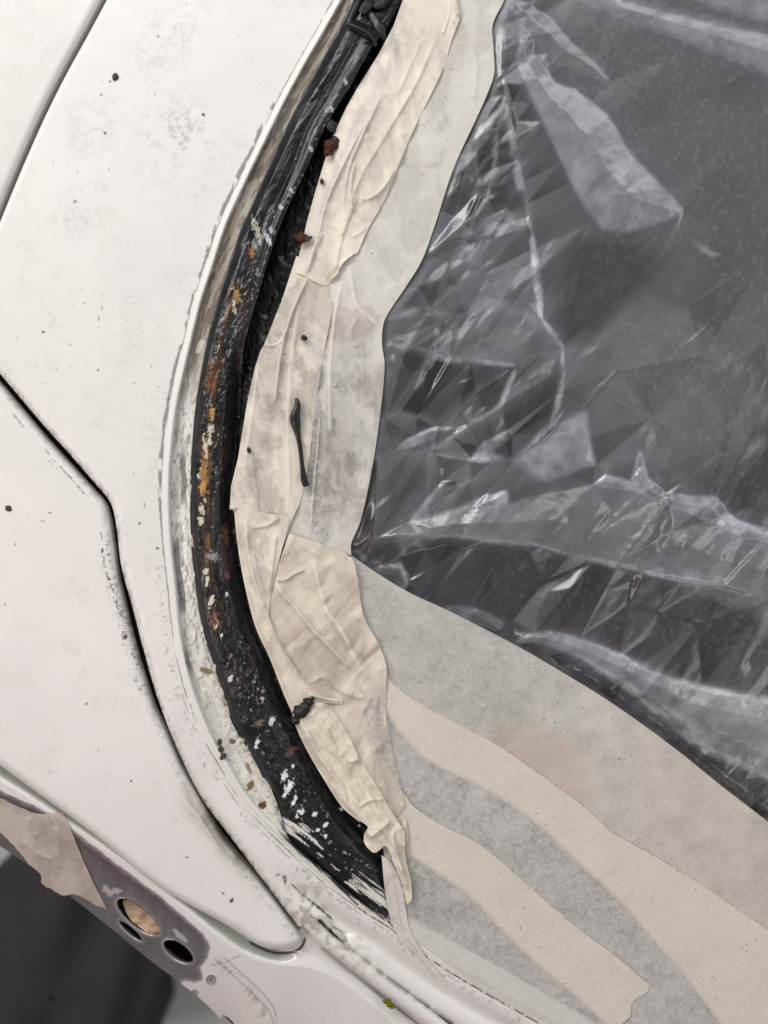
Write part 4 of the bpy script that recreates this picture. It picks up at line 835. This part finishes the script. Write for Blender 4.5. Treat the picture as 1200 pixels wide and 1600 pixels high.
def tape_c(base, alpha, seed, extra=None, mott=.10, folds=(), see=.16):
    def f(x, y, h):
        c = np.ones((len(x), 4)); n = fbm(x / 40, y / 40, 4, seed) - .5; m = fbm(x / 6, y / 6, 3, seed + 3) - .5
        c[:, :3] = np.array(base)[None, :] * (1 + mott * n + .10 * m)[:, None]
        sp = sst(.955, .975, vnoise(x / 3.6, y / 3.6, seed + 7)) * sst(.52, .62, fbm(x / 50, y / 50, 3, seed + 8)); c[:, :3] = mixc(c[:, :3], (.10, .08, .07), sp * .75)
        c[:, 3] = alpha(x, y) if callable(alpha) else alpha - see * sst(.44, .62, fbm(x / 38, y / 60, 5, seed + 11, .6))
        if extra: extra(x, y, c)
        for k, cz in enumerate(folds):
            g = ridge(x, y, np.zeros_like(x), cz[0], 0, .8 * cz[2], .8 * cz[3], ends=.1, wob=.8, seed=seed + k); g = sst(.25, .8, g) * .7
            c[:, :3] = mixc(c[:, :3], (.80, .75, .65), g); c[:, 3] += (1 - c[:, 3]) * g
        return c
    return f
def below(pts):
    pl = spline(pts, step=8)
    def f(x, y, soft=1.0):
        d, s, u = pdist(x, y, pl); return sst(-soft, soft, d * s)
    return f
def ragged(pts, amp, seed, step=3.0):
    p = spline(pts, step=step); d = np.gradient(p, axis=0); d /= np.hypot(d[:, 0], d[:, 1])[:, None]
    n = (fbm(np.arange(len(p)) * step / 7, np.zeros(len(p)), 3, seed) - .5) * 2 * amp; return p + np.c_[-d[:, 1] * n, d[:, 0] * n]

# three long strips across the lower corner; a single layer over dark glass lets it show through, doubled layers hide it
B_UP = [(578, 985), (597, 1027), (612, 1066), (658, 1100), (712, 1130), (783, 1168), (853, 1217), (918, 1265), (955, 1300), (1010, 1331), (1092, 1380), (1146, 1417), (1240, 1480), (1400, 1590)]
B_LO = [(560, 1050), (590, 1098), (615, 1134), (647, 1172), (680, 1197), (729, 1220), (783, 1249), (842, 1292), (886, 1334), (929, 1373), (972, 1414), (1016, 1466), (1065, 1522), (1140, 1620), (1155, 1640), (1260, 1760)]
D_UP = [(585, 1165), (618, 1218), (645, 1258), (685, 1287), (740, 1314), (777, 1341), (832, 1390), (902, 1450), (962, 1494), (1016, 1540)]
D_LO = [(590, 1296), (637, 1336), (675, 1361), (718, 1390), (750, 1418), (794, 1466), (853, 1520), (918, 1576), (985, 1640), (1110, 1760)]
bUP, bLO, dUP, dLO = below(B_UP), below(B_LO), below(D_UP), below(D_LO)
def mot(x, y, seed, lo=.38, k=.5):
    return lo + k * (fbm(x / 34, y / 34, 5, seed, .6) - .5)
def a_E1(x, y):
    a = mot(x, y, 701, .74, .28) + .10 * sst(760, 1000, x) ; a = a + (.9 - a) * bUP(x, y, 4); return a
e1 = np.vstack([E2_C[:-1], [(1400, 1760), (1262, 1760)], spline(B_LO, step=6)[::-1], [(540, 1000), (535, 930)]])
def tint(f):
    def g(x, y, c):
        k = f(x, y); c[:, :3] = c[:, :3] + (np.array((.74, .73, .70)) - c[:, :3]) * (1 - k)[:, None]
    return g
def ex_E1(x, y, c):
    q = blob(x, y, 835, 1195, 105, 62, 32, .25, 705, 40) * (1 - bUP(x, y, 3)); c[:, :3] = mixc(c[:, :3], (.60, .50, .43), q * .8); c[:, 3] += q * .10
    c[:, :3] = mixc(c[:, :3], (.66, .58, .51), sst(1000, 1200, y) * sst(850, 1100, x) * .5)
sheet('masking_tape', [e1], tape_h(-1.5, [([(640, 926), (800, 1005), (960, 1101), (1200, 1284)], 1.2, 3, 6)], 1.2, 711, .4, ang=-36, wr=.28), tape_c(PALE, a_E1, 712, ex_E1), M['tape'], step=2.2,
      label='long grey paper tape strip holding the lower edge of the plastic sheet', category='masking tape', group=TG)
def a_E2(x, y):
    a = mot(x, y, 721, .64, .30); up = 1 - bLO(x, y, 7); lo = dUP(x, y, 4) * (x < 1012); return np.maximum(a, .93 * np.maximum(up, 0) + 0 * lo)
e2 = np.vstack([ragged(B_UP, .7, 722), [(1400, 1760), (1112, 1760)], spline(D_LO, step=6)[::-1], [(575, 1200), (570, 1100)]])
def h_e2(x, y): return 0
sheet('masking_tape', [e2], tape_h(.8, [], 1.2, 731, .4, ang=-36, wr=.28), tape_c(np.array((.72, .67, .59)), a_E2, 732, tint(lambda x, y: 1 - bLO(x, y, 4))), M['tape'], step=2.2, skirt=1.2,
      label='middle paper tape strip, cream where it overlaps the strip above and grey below', category='masking tape', group=TG)
def a_E3(x, y):
    a = mot(x, y, 741, .62, .32); up = 1 - dLO(x, y, 7); led = sst(-26, 4, -0.0 + pdist(x, y, spline([(610, 1440), (660, 1462), (760, 1520), (900, 1600), (960, 1640)], step=10))[0] * -1 + 14) ; return np.maximum(np.maximum(a, .93 * up), .8 * led)
e3 = np.vstack([ragged(D_UP, .7, 742), ragged([(1016, 1540), (1006, 1553), (988, 1566), (986, 1586), (970, 1604), (965, 1640)], 2, 743), [(925, 1640), (880, 1612), (800, 1572), (740, 1536), (700, 1508), (660, 1478), (632, 1470), (618, 1440), (606, 1380), (590, 1260)]])
sheet('masking_tape', [e3], tape_h(2.6, [([(620, 1250), (650, 1300), (668, 1360), (668, 1420)], 2.0, 6, 6)], 1.2, 751, .4, ang=-36, wr=.28), tape_c(np.array((.72, .67, .59)), a_E3, 752, tint(lambda x, y: 1 - dLO(x, y, 4))), M['tape'], step=2.2, skirt=1.2,
      label='lowest paper tape strip with a torn right end above the painted ledge', category='masking tape', group=TG)

# upright strips between the seal and the film
t_out = np.vstack([E1_C, [(520, 858), (470, 850), (440, 842), (455, 780), (468, 700), (478, 600), (490, 500), (505, 420), (540, 330), (600, 180), (655, -30), (700, -130)]])
def ex_out(x, y, c):
    for i, (cx, cy, a, b, g, k) in enumerate(((548, 505, 62, 26, -8, .55), (590, 600, 40, 36, 0, .35), (520, 740, 36, 80, 4, .4), (560, 800, 30, 40, 0, .30), (700, 70, 40, 40, 0, .25))):
        c[:, :3] = mixc(c[:, :3], (.50, .44, .41), blob(x, y, cx, cy, a, b, g, .5, 760 + i, 22) * k * (.5 + fbm(x / 7, y / 7, 3, 766)))
    c[:, 3] -= .26 * sst(.42, .62, fbm(x / 30, y / 60, 5, 769, .62)) * sst(470, 600, y)
    k = sst(.45, .6, fbm(x / 50, y / 50, 4, 767)) * sst(500, 640, y) * .35; c[:, :3] = mixc(c[:, :3], (.50, .49, .46), k)
    k = sst(.60, .66, fbm(x / 3, y / 3, 3, 768)) * np.exp(-((x - 492) / 9) ** 2) * (y > 640) * (y < 840); c[:, :3] = mixc(c[:, :3], (.18, .17, .16), k * .6)
FO = [([(500, 640), (496, 700), (490, 760), (484, 846)], 4.5, 3.5, 3), ([(545, 410), (552, 450), (560, 480), (596, 512)], 4, 6, 5), ([(535, 430), (528, 470), (520, 520), (515, 600), (516, 690)], 4, 7, 6), ([(690, 60), (702, 20), (706, -20)], 6, 10, 8), ([(730, 60), (745, 100), (740, 160)], 3, 12, 12), ([(560, 495), (548, 520), (560, 545)], 3, 7, 7)]
sheet('masking_tape', [t_out], tape_h(1.0, FO, 2.2, 771, .7, wr=.9),
      tape_c(PALE * 1.03, .97, 772, ex_out, folds=FO[:4], see=.13), M['tape'], step=1.9, skirt=1.5, label='pale paper tape strip running upright along the left edge of the plastic sheet', category='masking tape', group=TG)
t_mid = np.vstack([ragged([(463, 400), (490, 405), (530, 402), (530, 432), (520, 480), (508, 540), (498, 600), (490, 660), (480, 735), (470, 780), (455, 815), (445, 850), (420, 880)], .5, 781), [(395, 865), (386, 830), (404, 800), (402, 785)], ragged([(402, 785), (380, 792), (359, 796)], 1, 782), [(361, 760), (372, 715), (386, 630), (398, 575), (407, 548), (412, 540), (424, 510), (440, 470)]])
def ex_mid(x, y, c):
    k = sst(.40, .62, fbm(x / 26, y / 40, 4, 785)) * sst(470, 540, y) * sst(720, 640, y); c[:, :3] = mixc(c[:, :3], (.60, .58, .54), k * .8)
    for i, (cx, cy, a, b) in enumerate(((460, 518, 40, 14), (440, 620, 30, 60), (400, 700, 24, 40), (390, 760, 20, 18))): c[:, :3] = mixc(c[:, :3], (.52, .48, .43), blob(x, y, cx, cy, a, b, 0, .5, 786 + i, 14) * .4)
FM = [([(486, 425), (470, 455), (452, 500), (441, 540), (434, 585), (428, 640)], 8, 4, 5), ([(406, 535), (420, 540), (436, 535), (446, 512)], 4, 4, 5), ([(470, 460), (455, 560), (450, 650), (452, 760)], 2.2, 9, 6), ([(405, 560), (395, 640), (380, 740)], 3, 8, 6), ([(392, 700), (398, 750), (404, 785)], 4, 5, 6), ([(385, 790), (410, 800), (420, 812)], 4, 4, 4), ([(390, 822), (415, 820), (440, 806)], 5, 4, 4), ([(450, 700), (452, 760), (445, 830)], 2.5, 3, 5)]
sheet('masking_tape', [t_mid], tape_h(3.0, FM, 2.4, 791, .9, wr=1.3),
      tape_c(CREAM * np.array((1, .99, .97)), .975, 792, ex_mid, folds=FM[:4], see=.26), M['tape'], step=1.6, skirt=2.0, label='creased cream tape strip beside the black seal with the thin black sliver on its edge', category='masking tape', group=TG)
t_in = np.vstack([spline([(728, -130), (712, -30), (717, 15), (719, 26), (706, 62), (690, 112), (650, 195), (626, 250), (601, 312), (576, 356), (559, 394)], step=5), ragged([(559, 394), (545, 402), (532, 416), (527, 430), (514, 443), (503, 445), (490, 438), (476, 430), (461, 427)], 1.6, 801), [(466, 405), (480, 345), (491, 305), (506, 255), (520, 214), (540, 170), (558, 138), (592, 84), (615, 40), (640, -30), (690, -130)]])
def ex_in(x, y, c):
    d, s, u = pdist(x, y, spline([(645, -20), (612, 70), (575, 160), (540, 240), (505, 320), (478, 400)], step=10)); k = sst(26, 4, d) * sst(.35, .6, fbm(x / 12, y / 30, 3, 805)); c[:, :3] = mixc(c[:, :3], (.60, .575, .53), k * .65)
    c[:, :3] = mixc(c[:, :3], (.50, .43, .33), blob(x, y, 528, 424, 20, 8, -35, .4, 806, 8) * .7)
def dip_in(x, y):
    d, s, u = pdist(x, y, spline([(592, 84), (556, 142), (524, 212), (500, 290), (486, 345)], step=8)); return -7 * sst(22, 0, d)
FI = [([(690, 40), (650, 130), (600, 215), (562, 280), (540, 345), (520, 400)], 5, 9, 7), ([(600, 140), (565, 215), (545, 265), (535, 330)], 6, 6, 6), ([(555, 250), (548, 300), (552, 335)], 6, 4, 4), ([(660, 60), (620, 150)], 3, 6, 6), ([(618, 262), (598, 295), (572, 312), (565, 300)], 6, 7, 6), ([(580, 172), (545, 240), (512, 310), (496, 370), (476, 432)], 7, 6, 5), ([(560, 300), (535, 370), (522, 430)], 4, 5, 5), ([(505, 360), (490, 400), (478, 430)], 4, 5, 4), ([(555, 396), (536, 410), (528, 426), (512, 440)], 5, 4, 5), ([(705, -20), (712, 10), (716, 28)], 6, 4, 8), ([(548, 370), (560, 366), (572, 355)], 3, 4, 4)]
sheet('masking_tape', [t_in], tape_h(4.2, FI, 2.8, 811, .9, dip_in, wr=1.4),
      tape_c(CREAM * np.array((1.03, 1.02, 1.0)), .98, 812, ex_in, folds=FI[5:6] + FI[8:9]), M['tape'], step=1.6, skirt=3.0, label='upper cream tape strip with a torn curled lower end', category='masking tape', group=TG)

# the crumpled pieces round the lower corner of the seal
t_wrap = np.vstack([spline([(452, 834), (490, 846), (545, 868), (558, 900), (568, 962), (592, 1008), (604, 1046), (602, 1110), (616, 1190), (630, 1250), (642, 1340)], step=6), [(626, 1350), (600, 1325), (560, 1270), (520, 1190), (490, 1120), (452, 1058), (426, 1000), (418, 945), (428, 900)]])
def a_wrap(x, y): return .97 - .14 * sst(.45, .62, fbm(x / 40, y / 50, 4, 823)) - .42 * sst(565, 600, x + 10 * (fbm(y / 30, x / 30, 2, 822) - .5)) * sst(.32, .56, fbm(x / 22, y / 46, 4, 821)) * sst(1050, 1110, y)
def ex_wrap(x, y, c):
    for i, (cx, cy, a, b, g) in enumerate(((520, 920, 46, 36, 20), (480, 1020, 40, 60, -30), (545, 1010, 30, 60, -20), (450, 880, 20, 40, 0))): c[:, :3] = mixc(c[:, :3], TAN * .94, blob(x, y, cx, cy, a, b, g, .5, 822 + i, 18) * .6)
    c[:, :3] = mixc(c[:, :3], (.66, .63, .58), blob(x, y, 585, 1120, 18, 50, -8, .6, 829, 12) * .7)
FW = [([(428, 905), (440, 925), (462, 950), (490, 985), (520, 1015), (552, 1050)], 9, 6, 5), ([(428, 905), (445, 906), (460, 896), (478, 889)], 6, 4, 4), ([(488, 865), (500, 920), (512, 955), (535, 985), (560, 1040), (580, 1060)], 5, 9, 8), ([(505, 945), (515, 965), (540, 1000), (575, 1030)], 6, 7, 7), ([(480, 1070), (505, 1058), (520, 1072), (545, 1085), (575, 1092)], 6, 8, 6), ([(530, 1040), (560, 1070), (590, 1110)], 4, 7, 7), ([(560, 1090), (580, 1150), (600, 1220), (620, 1280)], 5, 9, 7), ([(520, 1105), (545, 1150), (575, 1210), (610, 1290)], 5, 6, 6), ([(590, 1080), (588, 1130), (600, 1180)], 4, 8, 6), ([(470, 985), (500, 1030), (530, 1060)], 3.5, 6, 6), ([(452, 835), (470, 850), (500, 872)], 3, 6, 6)]
sheet('masking_tape', [t_wrap], tape_h(4.5, FW, 3.4, 831, 1.1, ang=-52, wr=1.3),
      tape_c(CREAM * np.array((.955, .92, .89)), a_wrap, 832, ex_wrap, folds=FW[:3], see=.2), M['tape'], step=1.6, skirt=2.0, label='broad crumpled tan tape patch at the window corner, below the point of the plastic sheet', category='masking tape', group=TG)
t_fold = np.vstack([[(358, 790), (380, 788), (402, 784)], spline([(404, 800), (440, 806), (452, 812), (440, 860), (428, 905), (420, 955), (424, 975), (440, 1010), (462, 1045), (492, 1084), (536, 1094)], step=5), [(534, 1100), (505, 1098), (485, 1100), (500, 1150), (520, 1215)], spline([(516, 1224), (484, 1168), (450, 1100), (422, 1030), (398, 976), (380, 903), (370, 842), (366, 800)], step=6)])
def dip_f(x, y):
    d, s, u = pdist(x, y, spline([(366, 800), (370, 842), (380, 903), (398, 976), (422, 1030), (450, 1100), (484, 1168)], step=8)); return -6 * sst(9, 0, d)
def ex_fold(x, y, c):
    k = sst(.40, .62, fbm(x / 14, y / 22, 4, 841)) * blob(x, y, 408, 880, 22, 70, -8, .3, 842, 14); c[:, :3] = mixc(c[:, :3], (.50, .43, .37), k * .55)
FF = [([(384, 800), (386, 850), (396, 900), (410, 945), (430, 985), (455, 1030), (480, 1065)], 7, 5, 8), ([(405, 800), (425, 812), (434, 802)], 4, 4, 4), ([(390, 825), (415, 822), (438, 808)], 6, 4, 5), ([(432, 830), (426, 880), (420, 930)], 6, 3, 6), ([(395, 860), (405, 905), (415, 930)], 3, 5, 5), ([(424, 970), (445, 1015), (470, 1050), (500, 1082)], 7, 5, 4), ([(445, 1060), (470, 1110), (498, 1165)], 3, 5, 5), ([(480, 1085), (510, 1092), (534, 1097)], 5, 3, 3)]
sheet('masking_tape', [t_fold], tape_h(5.8, FF, 2.4, 851, 1.0, dip_f, ang=-66),
      tape_c(CREAM * np.array((1.0, .985, .95)), .985, 852, ex_fold, folds=FF[:1]), M['tape'], step=1.5, skirt=3.0, label='narrow folded cream tape strip following the curve of the black seal', category='masking tape', group=TG)
t_cr = np.vstack([spline([(466, 1104), (500, 1098), (518, 1108), (545, 1150), (562, 1185), (590, 1230), (618, 1278), (632, 1300)], step=6), ragged([(632, 1300), (634, 1340), (643, 1385), (644, 1402), (636, 1413), (632, 1396), (626, 1375), (614, 1345), (604, 1322), (586, 1332), (572, 1322), (568, 1306), (574, 1292), (556, 1280)], 1.2, 861), spline([(556, 1280), (532, 1258), (500, 1208), (474, 1162), (456, 1120)], step=6)])
def dip_c(x, y):
    d, s, u = pdist(x, y, spline([(456, 1120), (474, 1162), (500, 1208), (532, 1258), (556, 1280), (572, 1315)], step=8)); return -6 * sst(10, 0, d)
def crump(x, y):
    xr, yr = rot(x, y, 58); n = fbm(yr / 20 + .6 * fbm(x / 40, y / 40, 2, 868), xr / 70, 3, 865); n2 = fbm(x / 11, y / 13, 3, 866)
    return dip_c(x, y) + 6 * (1 - np.abs(2 * n - 1) * 1.7) + .5 * (1 - np.abs(2 * n2 - 1) * 2)
FC = [([(500, 1120), (525, 1170), (560, 1230), (598, 1285)], 6, 7, 6), ([(580, 1292), (602, 1300), (622, 1340), (638, 1395)], 10, 5, 6), ([(575, 1310), (592, 1298), (610, 1282)], 8, 5, 5), ([(612, 1290), (618, 1330), (630, 1370)], 6, 4, 4), ([(530, 1175), (545, 1190), (565, 1185)], 5, 5, 5), ([(560, 1262), (580, 1250), (600, 1250)], 5, 5, 5), ([(474, 1130), (500, 1180), (530, 1225)], 4, 6, 6)]
sheet('masking_tape', [t_cr], tape_h(8.0, FC, 2.5, 871, 1.2, crump, ang=-58, wr=1.6),
      tape_c(np.array((.755, .69, .575)), .985, 872, folds=FC[1:4], see=.08), M['tape'], step=1.4, skirt=4.0, label='crumpled pale tape bunched up and twisted to a tail at the foot of the seal', category='masking tape', group=TG)
# thin torn ribbon hanging over the ledge
t_rib = np.vstack([spline([(596, 1336), (612, 1350), (628, 1385), (634, 1420), (640, 1452), (655, 1480), (672, 1504), (692, 1530)], step=5), spline([(690, 1533), (664, 1505), (645, 1486), (630, 1474), (616, 1452), (606, 1420), (600, 1380)], step=5)])
sheet('masking_tape', [t_rib], tape_h(5.0, [([(606, 1350), (618, 1400), (628, 1450), (660, 1495)], 4, 5, 4)], 1.5, 881, 1), tape_c(np.array((.72, .68, .64)), .93, 882), M['tape'], step=1.5, skirt=2, label='thin torn ribbon of pale tape trailing over the painted ledge', category='masking tape', group=TG)
# the piece hanging from the valance at the lower left
t_val = np.vstack([ragged([(-150, 1160), (-25, 1240), (0, 1247), (28, 1260), (52, 1270), (70, 1272), (84, 1270), (100, 1268)], 1.2, 891), [(101, 1275), (112, 1300), (130, 1345), (150, 1388), (168, 1422)], ragged([(168, 1422), (150, 1414), (132, 1404), (117, 1397), (98, 1400), (80, 1388), (66, 1382), (64, 1368), (45, 1350), (20, 1320), (-25, 1280), (-150, 1200)], 2.0, 892)])
def h_tv(x, y):
    d, s, u = pdist(x, y, CREST_C); H = h_val(x, y) - 0 + 3.5 + 3 * (fbm(x / 26, y / 26, 3, 893) - .5)
    for pts, a, w1, w2 in (([(45, 1275), (52, 1300), (60, 1310)], 3, 4, 4), ([(88, 1290), (92, 1330), (98, 1360)], 4, 5, 5), ([(30, 1310), (60, 1335), (85, 1340), (80, 1320)], 4, 6, 5)): ridge(x, y, H, pts, a, w1, w2)
    return H
def ex_tv(x, y, c): c[:, :3] = mixc(c[:, :3], (.44, .35, .30), sst(0, 30, -sdf(x, y, np.array([(-30, 1262), (30, 1290), (75, 1340), (110, 1380), (100, 1420), (-30, 1400)], float))) * .55 * (.4 + fbm(x / 20, y / 20, 3, 894)))
sheet('masking_tape', [t_val], h_tv, tape_c(np.array((.69, .61, .55)), .93, 895, ex_tv), M['tape'], step=1.6, skirt=1.5, label='torn tan tape piece hanging from the edge at the lower left, over the primer', category='masking tape')

# ================================================================ crumbs and scraps lying about
def crumb_z(x, y, z): return float(body(np.array([float(x)]), np.array([float(y)]))[0] + z)
def crumb(name, parts, label, cat, group=None):
    x0, y0 = parts[0][0], parts[0][1]; root = thing(name, label, cat, tuple(place(np.array([x0 * 1.]), np.array([y0 * 1.]), np.array([crumb_z(x0, y0, parts[0][2])]))[0]), group)
    for i, (x, y, z, a, b, c_, g, mt, sd) in enumerate(parts):
        o = lump('fragment', x, y, crumb_z(x, y, z), a, b, c_, g, M[mt], sd, .55); o.parent = root
        o.location = tuple(np.array(o.location) - np.array(root.location))
    return root
crumb('rust_crumb', [(517, 228, 6, 10, 9, 7, 20, 'rust', 901), (513, 237, 6, 7, 6, 5, 60, 'rust', 902), (523, 219, 6, 6, 7, 5, 0, 'crumb', 903), (518, 197, 4, 7, 10, 5, 20, 'crumb', 904)], 'rusty brown crumb in the shade between seal and upper tape', 'rust crumb', 'loose crumbs')
crumb('rust_crumb', [(472, 372, 12, 9, 8, 5, 0, 'rust', 905), (481, 373, 13, 8, 4, 3, 20, 'dirt', 906), (468, 368, 11, 4, 4, 4, 0, 'rust', 907)], 'rusty flake perched on the tape edge beside the deep black gap', 'rust crumb', 'loose crumbs')
crumb('black_crumb', [(470, 1112, 14, 12, 11, 8, 30, 'crumb', 911), (482, 1096, 15, 8, 7, 7, 0, 'crumb', 912), (462, 1126, 12, 7, 7, 6, 0, 'crumb', 913), (477, 1105, 15, 9, 8, 7, 50, 'crumb', 914), (488, 1093, 14, 5, 3, 3, 20, 'crumb', 915)], 'knobbly black sealant crumb on the cream tape', 'sealant crumb', 'loose crumbs')
crumb('black_crumb', [(476, 529, 10, 4.5, 4, 3, 0, 'crumb', 921), (474, 526, 10, 3, 2.5, 2, 0, 'crumb', 922)], 'small black crumb on the tape above the black sliver', 'sealant crumb', 'loose crumbs')
crumb('black_crumb', [(389, 704, 9, 3.5, 4.5, 2.5, 20, 'crumb', 923)], 'tiny black crumb on pale tape close to the seal', 'sealant crumb', 'loose crumbs')
crumb('black_crumb', [(503, 284, 2, 3.5, 5, 3, 0, 'crumb', 924)], 'tiny black crumb on the shaded edge of the upper tape', 'sealant crumb', 'loose crumbs')
crumb('grit_speck', [(180, 120, 1.5, 4, 5, 2.5, 0, 'dirt', 925)], 'dark grit speck on the white panel near the top', 'grit', 'loose crumbs')
crumb('grit_speck', [(13, 794, 1.5, 5, 4, 2.5, 0, 'dirt', 926)], 'dark grit speck on the white panel at the left edge', 'grit', 'loose crumbs')
crumb('paint_flake', [(348, 1182, 2.5, 6, 5, 2.5, 40, 'dirt', 927), (343, 1160, 2.5, 3, 5, 2, -20, 'dirt', 928), (346, 1170, 2.5, 2.5, 5, 1.5, 10, 'dirt', 929)], 'dark grey flake on the white lip left of the black seal', 'paint flake', 'loose crumbs')
crumb('moss_speck', [(607, 1568, -1, 6, 6, 5, 0, 'moss', 931), (612, 1573, -1, 4, 4, 4, 0, 'moss', 932), (602, 1565, -2, 4, 3, 3, 0, 'moss', 933)], 'yellow green moss speck in the groove beside the drip rail', 'moss')
def sl(u): return .55 + .75 * np.exp(-((u - .24) / .14) ** 2) + .35 * sst(.75, .95, u) * sst(1.02, .97, u) - .2 * sst(.05, 0, u)
slv = tube('rubber_sliver', [(463, 622), (465, 634), (461, 652), (464, 672), (469, 700), (472, 725), (475, 748), (479, 760)], 6.2, M['rubber'], z=11, flat=.6, seg=14, step=1.5, rfun=sl, zfun=lambda u: 1.2 * np.sin(u * 9))
slv['label'] = 'thin black rubber sliver lying on the tape'; slv['category'] = 'rubber scrap'
# ================================================================ dark cloth bundle on the floor, out of focus behind the lower edge
def px(x, y, z):
    k = (D * S - z) / (D * S); return ((x - 600) * S * k, (800 - y) * S * k, z)
top = -0.40
outl = [(-60, 1440), (-30, 1398), (0, 1378), (40, 1350), (90, 1330), (150, 1350), (212, 1430), (226, 1490), (218, 1540), (203, 1590), (192, 1660), (185, 1740), (60, 1780), (-60, 1740)]
oc = spline(outl, n=90, closed=True); cx, cy = 80, 1560
V = []; rings = [(0.02, .0), (.3, -.002), (.6, -.006), (.82, -.014), (.94, -.03), (1.0, -.06), (1.01, -.12), (1.0, fz - top)]
for r, dz in rings:
    for i, q in enumerate(oc):
        wv = 1 + .03 * math.sin(i * .55) * (dz < -.02); X_, Y_ = cx + (q[0] - cx) * r * wv, cy + (q[1] - cy) * r * wv
        a = px(X_, Y_, top); V.append((a[0], a[1], top + dz + .012 * math.sin(X_ / 26. + Y_ / 60.) * sst(.0, .6, r) * (r < .97) + 0 * (fbm(np.array([X_ / 40.]), np.array([Y_ / 40.]), 3, 5)[0] - .5) * (dz > -.1)))
n = len(oc); Fq = [(k * n + i, k * n + (i + 1) % n, (k + 1) * n + (i + 1) % n, (k + 1) * n + i) for k in range(len(rings) - 1) for i in range(n)]
sk = build('cloth_bundle', np.array(V), Fq, M['sack'])
sk['label'] = 'dark blurred cloth bundle on the grey floor below the car edge'; sk['category'] = 'cloth bundle'
